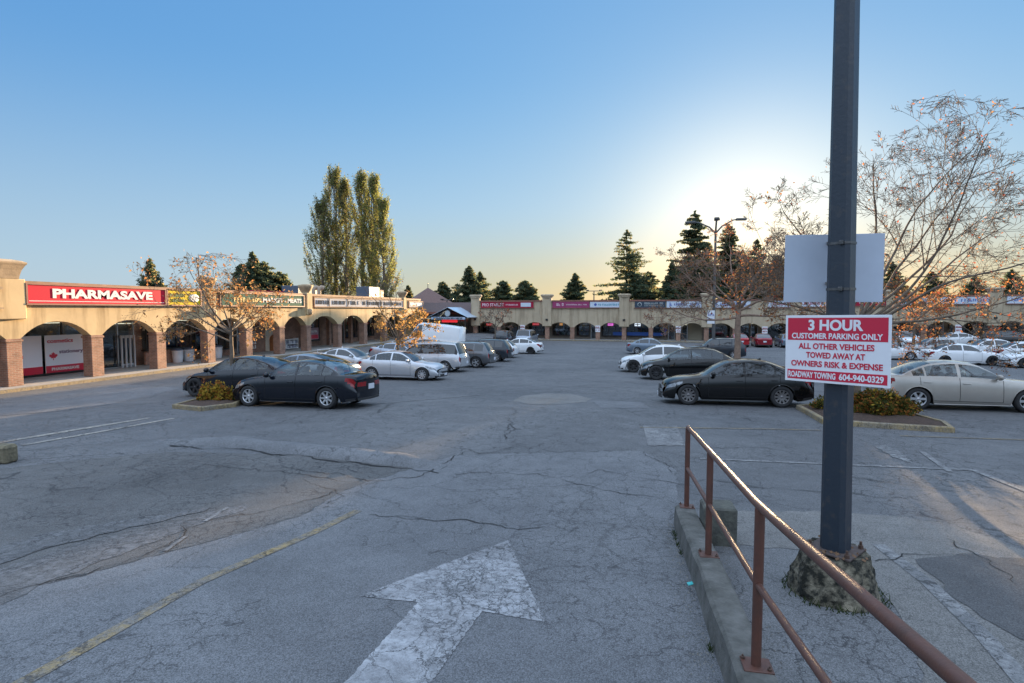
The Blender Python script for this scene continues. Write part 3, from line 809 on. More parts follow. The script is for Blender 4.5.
def lsign(name, label, cat, u, z, y, w_, h_, th, mface, frame=None, group=None):
    """a board fixed on the left arcade; returns the thing (local -y faces the lot)"""
    o = thing(name, label, cat, (LX - y, u, LFZ + z), R(90), group)
    m = MB(); m.bbox(-w_ / 2, w_ / 2, 0, th, -h_ / 2, h_ / 2, 0.008); m.build('panel', mface, o)
    if frame:
        m = MB(); e = 0.07
        m.box(-w_ / 2 - e, w_ / 2 + e, -0.04, th, h_ / 2 + 0.002, h_ / 2 + e); m.box(-w_ / 2 - e, w_ / 2 + e, -0.05, th, -h_ / 2 - e, -h_ / 2 - 0.002)
        m.box(-w_ / 2 - e, -w_ / 2 - 0.002, -0.04, th, -h_ / 2, h_ / 2); m.box(w_ / 2 + 0.002, w_ / 2 + e, -0.04, th, -h_ / 2, h_ / 2)
        m.build('frame', frame, o)
    return o

LW = pbr('sign letter white', (0.74, 0.72, 0.68), 0.8, spec=0.1)
s = lsign('store_sign', 'long red sign board with big white letters PHARMASAVE above the nearest left arches', 'store sign', 20.72, 3.80, -0.13, 6.7, 0.78, 0.12, REDS, TRIM)
text('PHARMASAVE', 4.95, 0.42, LW, s, (0.12, -0.012, 0.05), bold=0.045)
m = MB(); m.box(-3.3, 3.3, -0.006, -0.001, -0.30, -0.275); m.build('pinstripe', LW, s)
YELF = pbr('yellow sign face', (0.62, 0.45, 0.02), 0.7, spec=0.1)
s = lsign('store_sign', 'small yellow sign board right of the long red pharmacy sign', 'store sign', 25.35, 3.80, -0.13, 2.2, 0.78, 0.12, YELF, TRIM)
m = MB(); glyphs(m, -0.95, 0.1, 0.05, 0.22, -0.022, 3); glyphs(m, -0.85, 0.0, -0.24, -0.08, -0.022, 4); m.build('lettering', pbr('green letters', (0.05, 0.16, 0.06), 0.5), s)
m = MB(); m.lathe([(0.0, 0.0), (0.3, 0.01), (0.22, 0.03)], 14, Matrix.Translation((0.65, -0.001, -0.02)) @ Matrix.Rotation(R(90), 4, 'X') @ Matrix.Diagonal((1.3, 0.8, 1, 1))); m.build('picture', LW, s)
GRNF = pbr('grey green sign face', (0.10, 0.165, 0.12), 0.9, spec=0.05)
s = lsign('store_sign', 'grey green sign board reading MARKET - MEATS behind the leafy street tree', 'store sign', 32.1, 3.78, -0.13, 8.2, 0.74, 0.12, GRNF, TRIM)
text('MARKET - MEATS', 4.2, 0.32, LW, s, (1.75, -0.012, 0.0), bold=0.035)
m = MB(); glyphs(m, -3.0, -0.6, -0.13, 0.13, -0.022, 8); m.build('lettering', pbr('yellow letters', (0.6, 0.45, 0.1), 0.5), s)
BLKF = pbr('sign backing dark', (0.05, 0.055, 0.06), 0.9, spec=0.05)
s = lsign('store_sign', 'long white sign strip with small black characters over the farther left arches', 'store sign', 45.4, 3.72, -0.13, 15.6, 0.66, 0.12, pbr('sign face white', (0.46, 0.46, 0.47), 0.9, spec=0.05), CAPM)
r = random.Random(5); x = -7.6
while x < 6.6:
    m = MB(); wd_ = r.uniform(1.2, 2.2); glyphs(m, x, x + wd_, -0.16, 0.16, -0.022, int(x * 100)); m.build('lettering', BLKF, s); x += wd_ + r.uniform(.15, .5)
for x in (-5.9, -3.1, 0.4, 2.9, 5.0): m = MB(); m.box(x, x + 0.12, -0.03, -0.023, -0.32, 0.32); m.build('divider', BLKF, s)
s = lsign('store_sign', 'short white sign with blue characters at the far end of the left arcade', 'store sign', 56.6, 3.72, -0.13, 3.6, 0.55, 0.12, MATS['sign face white'], CAPM)
m = MB(); glyphs(m, -1.5, 1.5, -0.15, 0.15, -0.022, 77); m.build('lettering', pbr('blue letters', (0.05, 0.08, 0.3), 0.5), s)

# posters in the pharmacy windows, bins, small goods
POST = pbr('poster white', (0.74, 0.76, 0.80), 0.35)
PRED = pbr('poster red', (0.55, 0.02, 0.05), 0.35)
PNAVY = pbr('poster ink', (0.12, 0.05, 0.12), 0.4)
def maple(mbx, cx, cz, s, y):
    h = [(0, 1.0), (0.2, 0.62), (0.42, 0.72), (0.34, 0.24), (0.6, 0.5), (0.68, 0.36), (0.98, 0.42), (0.88, 0.14), (1.02, 0.04), (0.5, -0.36), (0.56, -0.54), (0.06, -0.46), (0.08, -1.0)]
    pl = h + [(-x, z) for x, z in h[::-1]][:-1]
    mbx.add([(cx + x * s, y, cz + z * s) for x, z in pl] + [(cx, y, cz)], [(len(pl), i, (i + 1) % len(pl)) for i in range(len(pl))][::-1])
for u, wd, words in ((18.75, 1.85, ('', '')), (20.72, 1.8, ('cosmetics', 'stationery'))):
    s = lsign('window_poster', 'white and red window poster with a maple leaf and the words cosmetics and stationery' if words[0] else 'white and red window poster with one large maple leaf, left of the cosmetics poster', 'poster', u + (-0.0), 1.02, ybk - 0.42, wd, 1.8, 0.05, POST)
    m = MB(); m.box(-wd / 2, wd / 2, -0.005, -0.001, -0.9, -0.56); m.build('red_band', PRED, s)
    m = MB(); maple(m, -0.15 if not words[0] else -0.55, -0.1, 0.27 if not words[0] else 0.2, -0.006); m.build('leaf_emblem', PRED, s)
    if words[0]:
        text(words[0], 1.2, 0.19, PRED, s, (-0.2, -0.008, 0.62), bold=.02); text(words[1], 1.15, 0.22, PNAVY, s, (0.3, -0.008, 0.06), bold=.02)
        text('PHARMASAVE', 1.3, 0.15, LW, s, (0.0, -0.010, -0.73), bold=0.03)
    else:
        text('E', 0.09, 0.14, PRED, s, (-0.85, -0.008, 0.55))
def bin_(u, back, label, mat):
    o = thing('waste_bin', label, 'bin', (LX - back, u, LFZ), R(90), 'white bins against the left shop windows')
    m = MB(); m.lathe([(0.24, 0.0), (0.26, 0.03), (0.29, 0.35), (0.30, 0.66), (0.32, 0.68), (0.32, 0.72)], 18); m.build('body', mat, o)
    m = MB(); m.lathe([(0.33, 0.722), (0.32, 0.76), (0.25, 0.82), (0.1, 0.85)], 18); m.build('lid', pbr('bin lid blue grey', (0.06, 0.08, 0.12), 0.5), o)
BINW = pbr('bin white plastic', (0.62, 0.64, 0.66), 0.45)
bin_(26.85, 2.0, 'white round bin beside the brick planter wall, left one of that pair', BINW)
bin_(27.65, 2.0, 'white round bin right beside the third near pillar, right one of that pair', BINW)
bin_(29.2, 2.0, 'white round bin left of its twin, just left of the street tree trunk', BINW)
bin_(29.95, 2.0, 'white round bin partly hidden by the street tree trunk', BINW)
s = lsign('neon_sign', 'small glowing red word sign in the shop window above the planter wall', 'neon sign', 25.95, 1.95, ybk - 0.42, 0.75, 0.3, 0.05, BLACK)
NEON = pbr('neon red', (0.5, 0.02, 0.02), 0.4, emit=(1, 0.06, 0.03), estr=0.25)
text('SALE', 0.6, 0.2, NEON, s, (0, -0.012, 0), bold=0.02)
s = lsign('wall_poster', 'narrow brick wall banner with a column of white characters by the dark doorway', 'poster', 34.5, 0.95, ybk - 0.02, 0.5, 1.5, 0.02, pbr('banner brown', (0.2, 0.1, 0.07), 0.6))
m = MB()
for k in range(4): glyphs(m, -0.2, 0.22, 0.35 - k * 0.34, 0.6 - k * 0.34, -0.022, 20 + k)
m.build('lettering', LW, s)
o = thing('wooden_cabinet', 'open wooden cabinet with an arched top standing in front of the cream arcade wall', 'cabinet', (LX - 2.45, 36.6, LFZ), R(90))
m = MB(); pl = [(-0.5, 0), (0.5, 0), (0.5, 0.85)] + [(0.5 * math.cos(a), 0.85 + 0.4 * math.sin(a)) for a in (0.4, 0.9, 1.57, 2.2, 2.7)] + [(-0.5, 0.85)]
Mx = Matrix.Rotation(R(90), 4, 'X')
m.prism(pl, -0.4, 0.0, M=Mx); m.build('body', pbr('orange wood', (0.30, 0.13, 0.05), 0.6, var=0.2), o)
m = MB(); m.box(-0.4, 0.4, -0.012, -0.002, 0.08, 0.95); m.build('opening', pbr('dark wood', (0.05, 0.025, 0.015), 0.8), o)
o = thing('product_rack', 'low white rack of stacked goods right of the wooden cabinet', 'rack', (LX - 2.3, 38.1, LFZ), R(90))
m = MB()
for z in (0.05, 0.4, 0.75): m.bbox(-0.8, 0.8, 0, 0.45, z, z + 0.05, 0.01)
for x in (-0.8, 0.76): m.box(x, x + 0.04, 0, 0.45, 0, 0.85)
m.build('shelf', WHITE, o)
m = MB(); r = random.Random(2)
for z in (0.102, 0.452):
    x = -0.75
    while x < 0.6: wd = r.uniform(0.12, 0.22); m.bbox(x, x + wd, 0.03, 0.4, z, z + r.uniform(0.15, 0.28), 0.01, r.randrange(2)); x += wd + 0.02
m.build('goods', [pbr('pale goods', (0.5, 0.5, 0.52), 0.6), pbr('grey goods', (0.2, 0.2, 0.24), 0.6)], o)
s = lsign('window_poster', 'red and white poster in the shop window behind the silver coupe', 'poster', 41.2, 1.1, ybk - 0.42, 1.6, 1.0, 0.03, pbr('poster pink grey', (0.35, 0.22, 0.24), 0.5))
m = MB(); m.box(-0.7, 0.7, -0.006, -0.001, -0.42, -0.1); m.build('red_band', PRED, s)
m = MB(); glyphs(m, -0.6, 0.6, 0.1, 0.3, -0.022, 41); m.build('lettering', LW, s)

# roof things behind the left parapet
def roofunit(px, py, d, w_, dp, h_, mat, label, name='rooftop_unit', cat='air conditioner'):
    p = P(px, py, d)
    o = thing(name, label, cat, (p.x, p.y, LFZ + 3.92), R(90))
    m = MB(); m.bbox(-w_ / 2, w_ / 2, -dp / 2, dp / 2, 0.1, h_, 0.03); m.build('housing', mat, o)
    m = MB(); m.box(-w_ / 2 + 0.1, -w_ / 2 + 0.2, -dp / 2, dp / 2, 0, 0.098); m.box(w_ / 2 - 0.2, w_ / 2 - 0.1, -dp / 2, dp / 2, 0, 0.098); m.build('skid', ALU, o)
    m = MB()
    for k in range(7): m.box(-w_ * 0.4, w_ * 0.4, -dp / 2 - 0.02, -dp / 2 - 0.002, 0.25 + k * (h_ - 0.4) / 7, 0.25 + k * (h_ - 0.4) / 7 + 0.05)
    m.build('grille', DKFRAME, o)
BLUEG = pbr('blue grey metal', (0.07, 0.09, 0.125), 0.5, var=0.1)
roofunit(300, 290, 48, 2.8, 1.6, 1.25, BLUEG, 'blue grey rooftop unit behind the left parapet, left of the twin vents')
roofunit(368, 290, 62, 2.4, 1.6, 1.75, BLUEG, 'blue grey rooftop unit in front of the poplars')
roofunit(378, 291, 64, 0.9, 1.0, 1.5, pbr('brown box metal', (0.22, 0.13, 0.10), 0.7), 'narrow brown rooftop box right beside the blue grey unit')
roofunit(268, 291, 46, 4.6, 1.6, 0.75, BURG, 'low dark red rooftop box behind the grey green sign')
for k, px in enumerate((313.5, 319)):
    p = P(px, 290, 47)
    o = thing('roof_vent', ('left' if k == 0 else 'right') + ' one of two tan hooded roof vents beside the urn pilaster', 'vent', (p.x, p.y, LFZ + 3.92), R(60))
    m = MB(); m.tube([(0, 0, 0), (0, 0, 0.85), (0.06, 0, 1.02), (0.2, 0, 1.12), (0.36, 0, 1.05)], [0.16, 0.16, 0.17, 0.19, 0.22], 10); m.build('duct', pbr('tan vent', (0.33, 0.25, 0.18), 0.7), o)
    m = MB(); m.lathe([(0.25, 0.0), (0.25, 0.06), (0.17, 0.1)], 10); m.build('flashing', ALU, o)

# ---- far arcade
FP = [-23.6 + 3.385 * i for i in range(25)]
fw = lambda p: (p[0], p[1], p[2] + fwarp(p[0]))
fa = thing('arcade_building', 'long shaded tan stucco shop arcade facing the camera across the far end of the lot', 'building', (0, FY, FFZ))
arcade(fa, FP, 0, 1.62, 2.27, 5.15, STUCCO2, pw=0.26, warp=fw, back=pbr('far shop wall', (0.20, 0.17, 0.14), 0.9, var=0.2))
for i in range(0, 25, 3):
    if i == 9: pass
    u = FP[i] if i else FP[0] + 0.1
    m = MB(fw); hw = 0.62; m.bbox(u - hw, u + hw, -0.24, 0.30, 1.75, 5.55, 0.03); p = m.build('pilaster', STUCCO2, fa)
    m = MB(fw); m.lathe([(0.76, 0.0), (0.80, 0.12), (0.92, 0.24), (0.95, 0.36), (0.8, 0.46)], 8, Matrix.Translation((u, 0.05, 5.552)) @ Matrix.Diagonal((1, 0.6, 1, 1)) @ Matrix.Rotation(R(22.5), 4, 'Z'), smooth=False); m.build('finial', STUCCO2, p)
    m = MB(fw); m.box(u - 0.14, u + 0.14, -0.36, -0.242, 2.5, 2.75); m.build('wall_lamp', BLACK, p)
# shopfronts
BLUEP = pbr('blue window film', (0.02, 0.10, 0.42), 0.5)
CREAMP = pbr('cream door panel', (0.34, 0.30, 0.22), 0.8)
for i in range(24):
    a, b = FP[i] + 0.3, FP[i + 1] - 0.3
    if i == 8:
        m = MB(fw); m.box(a + 1.1, b, ybk - 0.05, ybk - 0.004, 0, 2.4); m.build('panel', CREAMP, fa)
        shopwindow(fa, a, a + 0.95, 0.05, 2.1, ybk, 1, fw, True, 'door'); continue
    if i % 3 == 1:
        shopwindow(fa, a, a + 1.7, 0.45, 2.35, ybk, 2, fw); shopwindow(fa, a + 1.95, b - 0.05, 0.05, 2.3, ybk, 1, fw, True, 'door')
    else:
        shopwindow(fa, a, b, 0.45, 2.35, ybk, 3, fw)
    if i in (5, 6, 7):
        m = MB(fw)
        if i == 7: m.box(a + 1.4, a + 1.75, ybk - 0.40, ybk - 0.38, 0.6, 1.5); m.box(a, a + 1.2, ybk - 0.40, ybk - 0.38, 0.5, 0.9)
        elif i == 6: m.box(a, b, ybk - 0.40, ybk - 0.38, 0.5, 0.95)
        else: m.box(a + 1.5, b, ybk - 0.40, ybk - 0.38, 0.5, 0.95)
        m.build('window_film', BLUEP, fa)

def fsign(name, label, cat, u, z, y, w_, h_, th, mface, frame=None, group=None):
    o = thing(name, label, cat, (u, FY + y, FFZ + z + fwarp(u)), math.atan2(0, 1), group)
    o.rotation_euler = (0, -math.atan2(fwarp(u + 1) - fwarp(u - 1), 2), 0)
    m = MB(); m.bbox(-w_ / 2, w_ / 2, 0, th, -h_ / 2, h_ / 2, 0.008); m.build('panel', mface, o)
    if frame:
        m = MB(); e = 0.09
        m.box(-w_ / 2 - e, w_ / 2 + e, -0.04, th, h_ / 2 + 0.002, h_ / 2 + e); m.box(-w_ / 2 - e, w_ / 2 + e, -0.05, th, -h_ / 2 - e, -h_ / 2 - 0.002)
        m.build('frame', frame, o)
    return o
SZ = 4.62
WF = pbr('sign face pale blue', (0.52, 0.58, 0.66), 0.4); NAVY = pbr('sign face navy', (0.025, 0.045, 0.07), 0.4); MAG = pbr('sign face wine', (0.27, 0.03, 0.11), 0.4)
LB = pbr('letters blue', (0.06, 0.10, 0.34), 0.5); LT = pbr('letters teal', (0.08, 0.30, 0.40), 0.5); LP_ = pbr('letters pink', (0.62, 0.45, 0.50), 0.5)
s = fsign('store_sign', 'long dark red shop sign with white letters above the first far arches', 'store sign', -19.0, SZ, -0.15, 7.4, 0.8, 0.14, BURG, TRIM)
text('PRO STARLET', 3.1, 0.42, LP_, s, (-1.95, -0.02, 0.0), bold=0.03); m = MB(); glyphs(m, -0.2, 1.6, -0.1, 0.1, -0.022, 31); m.build('lettering', LP_, s)
m = MB(); m.bbox(1.95, 3.35, -0.03, -0.002, -0.27, 0.27, 0.005); m.build('white_plate', WF, s)
s = fsign('store_sign', 'wine coloured shop sign with pink lettering left of the pale blue sign', 'store sign', -10.25, SZ, -0.15, 4.9, 0.82, 0.14, MAG, TRIM)
m = MB(); glyphs(m, -1.9, -0.8, -0.16, 0.2, -0.022, 32); glyphs(m, -0.6, 2.2, -0.08, 0.08, -0.022, 33); m.build('lettering', LP_, s)
s = fsign('store_sign', 'pale blue shop sign with teal lettering right of the wine coloured sign', 'store sign', -5.35, SZ, -0.15, 4.7, 0.74, 0.14, WF, TRIM)
m = MB(); glyphs(m, -1.3, 1.8, -0.12, 0.12, -0.022, 34); m.build('lettering', LT, s)
m = MB(); m.lathe([(0.0, 0.0), (0.18, 0.005), (0.16, 0.02)], 12, Matrix.Translation((-1.65, -0.001, 0)) @ Matrix.Rotation(R(90), 4, 'X')); m.build('emblem', LB, s)
s = fsign('store_sign', 'dark navy shop sign with a round emblem and grey letters', 'store sign', -0.05, SZ, -0.15, 3.8, 0.82, 0.14, NAVY, TRIM)
m = MB(); glyphs(m, -0.7, 1.7, 0.02, 0.26, -0.022, 35); glyphs(m, -0.7, 1.7, -0.22, -0.1, -0.022, 36); m.build('lettering', pbr('letters grey', (0.35, 0.38, 0.38), 0.5), s)
m = MB(); m.lathe([(0.2, 0.0), (0.28, 0.01), (0.28, 0.02), (0.2, 0.03)], 14, Matrix.Translation((-1.3, -0.001, 0)) @ Matrix.Rotation(R(90), 4, 'X'), cap=False); m.build('emblem', MATS['letters grey'], s)
s = fsign('store_sign', 'pale sign with blue lettering right of the dark navy sign', 'store sign', 4.1, SZ, -0.15, 4.2, 0.82, 0.14, WF, TRIM)
m = MB(); glyphs(m, -1.95, -1.3, -0.2, 0.26, -0.022, 37); glyphs(m, -1.2, 1.9, -0.12, 0.16, -0.022, 38); m.build('lettering', LB, s)
for k, (u, wd, lab, fc, lt) in enumerate(((9.6, 4.6, 'pale violet shop sign behind the bare tree and tall lamp post', WF, LB), (17.2, 6.6, 'wide white shop sign with red edging left of the blank plate', WF, BURG), (24.4, 4.6, 'burgundy shop sign hidden behind the large near tree', BURG, LP_), (29.4, 3.6, 'plain pale shop sign behind the orange leafed branches', WF, LT),
        (34.6, 5.2, 'pale blue shop sign seen under the right branches', WF, LB), (40.9, 5.0, 'white sign with dark blue lettering cut by the right picture edge', WF, LB))):
    s = fsign('store_sign', lab, 'store sign', u, SZ, -0.15, wd, 0.8, 0.14, fc, TRIM)
    m = MB(); glyphs(m, -wd * 0.42, wd * 0.42, -0.14, 0.16, -0.022, 60 + k); m.build('lettering', lt, s)
# little signs on the pillars and in the arches
NW = pbr('notice white', (0.66, 0.67, 0.70), 0.5)
for u, lab in ((FP[2], 'white parking notice on the far pillar below the dark red sign'), (FP[5], 'white parking notice on the far pillar below the pale blue sign'), (FP[8], 'white parking notice on the far pillar left of the cream panel'),
               (FP[11], 'white parking notice on the far pillar above the red cars'), (FP[17], 'white parking notice on the far pillar above the white sedan')):
    s = fsign('notice_sign', lab, 'notice', u, 1.45, -0.05, 0.62, 0.85, 0.02, NW); m = MB()
    glyphs(m, -0.24, 0.25, 0.1, 0.28, -0.022, int(u * 10)); glyphs(m, -0.24, 0.25, -0.25, -0.1, -0.022, int(u * 10) + 3); m.build('lettering', BURG, s)
for u, z, wd, hh, c, e, lab in ((FP[2] + 1.7, 2.0, 0.9, 0.3, (0.6, 0.02, 0.03), 0.12, 'small red lit sign in the second far arch from the canopy'), (FP[0] + 1.9, 1.9, 0.9, 0.28, (0.6, 0.03, 0.02), 0.12, 'small red lit sign in the arch beside the entrance canopy'),
        (FP[3] + 1.8, 2.0, 0.4, 0.3, (0.7, 0.3, 0.05), 0.1, 'small orange lit sign below the wine coloured board'), (FP[5] + 1.6, 2.0, 0.7, 0.3, (0.7, 0.12, 0.6), 0.2, 'small pink lit sign in the arch below the pale blue board'),
        (FP[6] + 1.7, 2.0, 0.75, 0.36, (0.75, 0.85, 0.95), 0.2, 'small white lit cross sign in the arch above the blue film'), (FP[12] + 0.6, 1.95, 0.8, 0.26, (0.4, 0.05, 0.6), 0.16, 'small violet lit sign in the arch right of the red cars')):
    s = fsign('lit_sign', lab, 'lit sign', u, z, 0.62, wd, hh, 0.06, pbr('lit ' + lab, c, 0.5, emit=c, estr=e))
    m = MB()
    if 'cross' in lab: m.box(-0.32, 0.32, -0.02, -0.001, -0.05, 0.05); m.box(-0.05, 0.05, -0.026, -0.002, -0.16, 0.16)
    else: glyphs(m, -wd * 0.4, wd * 0.42, -0.08, 0.08, -0.022, int(u * 7))
    m.build('lettering', BLACK if 'cross' in lab else LW, s)

# ---- corner block with mansard roof and the glazed entrance canopy
cb = thing('corner_shop', 'low corner shop with a brown sloped mansard band between the two arcades', 'building', (-29.9, 74.5, 0.35))
m = MB(); m.box(-6.0, 5.6, 0, 9, 0, 3.3); m.build('wall', pbr('dark shop wall', (0.10, 0.085, 0.075), 0.85, var=0.2), cb)
m = MB(); m.add([(-6.2, -1.2, 3.301), (5.6, -1.2, 3.301), (5.6, 0.2, 4.75), (-6.2, 0.2, 4.75), (-6.2, 9.1, 3.301), (5.6, 9.1, 3.301), (5.6, 8, 4.75), (-6.2, 8, 4.75)],
   [(0, 1, 2, 3), (3, 2, 6, 7), (1, 5, 6, 2), (5, 4, 7, 6), (4, 0, 3, 7), (0, 4, 5, 1)])
m.build('roof', pbr('purple brown shingle', (0.115, 0.085, 0.085), 0.85, var=0.2, vscale=8, bump=0.5, bscale=40), cb)
for a in (-5.2, -2.6, 0.0, 2.6): shopwindow(cb, a, a + 2.2, 0.3, 2.6, 0, 2)
m = MB(); m.box(-6.2, 5.6, -1.25, -1.202, 3.1, 3.4); m.build('fascia', TRIM, cb)
ec = thing('entrance_canopy', 'black framed gable canopy with pale glazed roof and round emblem', 'canopy', (-26.6, 70.4, 0.1), R(-8))
m = MB()
for x in (-2.5, 2.5):
    for y in (0.15, 4.5): m.bbox(x - 0.1, x + 0.1, y - 0.1, y + 0.1, 0, 2.75, 0.01)
for y in (0.1, 4.5):
    m.box(-2.75, 2.75, y - 0.08, y + 0.08, 2.752, 2.95)
    m.tube([(-2.9, y, 2.9), (0, y, 4.15)], 0.09, 4, smooth=False); m.tube([(2.9, y, 2.9), (0, y, 4.15)], 0.09, 4, smooth=False)
    m.tube([(0, y, 2.95), (0, y, 4.1)], 0.06, 4, smooth=False)
for x in (-1.4, 1.4): m.tube([(x, 0.1, 2.95), (x, 0.1, 3.5)], 0.05, 4, smooth=False)
m.build('frame', BLACK, ec)
m = MB()
for sx in (-1, 1): m.add([(sx * 3.05, -0.25, 2.93), (0, -0.25, 4.27), (0, 4.9, 4.27), (sx * 3.05, 4.9, 2.93), (sx * 3.05, -0.25, 2.97), (0, -0.25, 4.31), (0, 4.9, 4.31), (sx * 3.05, 4.9, 2.97)], [(3, 2, 1, 0), (4, 5, 6, 7), (0, 1, 5, 4), (2, 3, 7, 6), (0, 4, 7, 3)])
m.build('glazed_roof', pbr('pale blue glazing', (0.42, 0.52, 0.62), 0.12, spec=0.8), ec)
m = MB(); m.lathe([(0.0, 0.0), (0.42, 0.01), (0.42, 0.07), (0.36, 0.1)], 18, Matrix.Translation((-0.1, 0.0, 3.45)) @ Matrix.Rotation(R(90), 4, 'X')); m.build('emblem', pbr('emblem grey', (0.38, 0.45, 0.5), 0.4), ec)
m = MB(); m.bbox(-2.6, 2.6, -0.12, -0.001, 2.66, 2.98, 0.01); m.build('sign_band', pbr('band pale blue', (0.42, 0.52, 0.66), 0.4), ec)
m = MB(); glyphs(m, -2.3, 2.3, 2.72, 2.92, -0.145, 91); m.build('lettering', BLACK, ec)
m = MB(); m.bbox(-1.2, 1.2, 0.3, 0.4, 2.25, 2.6, 0.01); m.build('red_sign', pbr('lit red band', (0.6, 0.02, 0.03), 0.4, emit=(1, 0.03, 0.04), estr=0.12), ec)

# house with pyramid roof behind the corner
p = P(428, 300, 92)
h = thing('house', 'house with a brown pyramid roof rising behind the end of the left arcade', 'house', (p.x, p.y, 0), R(35))
m = MB(); m.box(-3.2, 3.2, -3.2, 3.2, 0, 5.1); m.build('wall', pbr('house wall', (0.28, 0.2, 0.17), 0.9), h)
m = MB(); m.add([(-3.7, -3.7, 4.95), (3.7, -3.7, 4.95), (3.7, 3.7, 4.95), (-3.7, 3.7, 4.95), (0, 0, 7.75)], [(0, 1, 4), (1, 2, 4), (2, 3, 4), (3, 0, 4), (3, 2, 1, 0)]); m.build('roof', pbr('house shingle', (0.16, 0.10, 0.09), 0.9, var=0.2, vscale=6), h)
m = MB(); m.tube([(0, 0, 7.7), (0, 0, 8.5)], 0.05, 6); m.build('spike', BLACK, h)
for a in range(4):
    Mx = Matrix.Rotation(R(90 * a), 4, 'Z'); m = MB(); m.box(-0.7, 0.7, -3.24, -3.202, 3.0, 4.3, M=Mx); m.build('window', BLACK, h)
# ------------------------------------------------------------------ vehicles
TYRE = pbr('tyre rubber', (0.018, 0.018, 0.019), 0.85)
RIMS = pbr('rim silver', (0.50, 0.51, 0.53), 0.3, 0.7)
RIMD = pbr('rim dark', (0.035, 0.035, 0.038), 0.35, 0.5)
UNDER = pbr('underbody', (0.012, 0.012, 0.012), 0.9)
PLAST = pbr('black plastic', (0.022, 0.022, 0.024), 0.6)
SEATM = pbr('seat cloth', (0.10, 0.095, 0.09), 0.9)
LAMPC = pbr('headlamp lens', (0.20, 0.215, 0.23), 0.1, 0.2, spec=0.6, var=0.5, vscale=9)
LAMPR = pbr('tail lamp red', (0.22, 0.004, 0.007), 0.15, spec=0.4, coat=0.5)
PLATE = pbr('licence plate', (0.55, 0.57, 0.62), 0.5)
CHROME = pbr('chrome', (0.6, 0.6, 0.62), 0.15, 1.0)
GCLEAR = carglass('car glass clear', (0.76, 0.80, 0.77))
GDARK = pbr('car glass dark', (0.012, 0.015, 0.018), 0.03, spec=0.9)
GMID = carglass('car glass tinted', (0.30, 0.35, 0.37))
SEAM = pbr('shut line', (0.006, 0.006, 0.007), 0.9)

def paint(name, col, metal=0.35, rough=0.3):
    dk = max(col) < 0.06
    return pbr('paint ' + name, col, rough, 0.0 if dk else metal, coat=1.5 if dk else 1.0, var=0.04, vscale=1.5, spec=0.0 if dk else 0.1)
PB = paint('black', (0.004, 0.0042, 0.005), 0.2); PBB = paint('blue black', (0.004, 0.006, 0.011), 0.3); PS = paint('silver', (0.46, 0.475, 0.50), 0.5, 0.34)
PW = paint('white', (0.66, 0.67, 0.68), 0.0); PG = paint('grey', (0.10, 0.105, 0.115), 0.5); PBG = paint('blue grey', (0.13, 0.17, 0.22), 0.45)
PBE = paint('beige', (0.36, 0.335, 0.30), 0.45, 0.35); PR = paint('red', (0.34, 0.012, 0.018), 0.2); PSB = paint('silver blue', (0.30, 0.34, 0.40), 0.5); PDG = paint('dark slate', (0.020, 0.026, 0.034), 0.4)

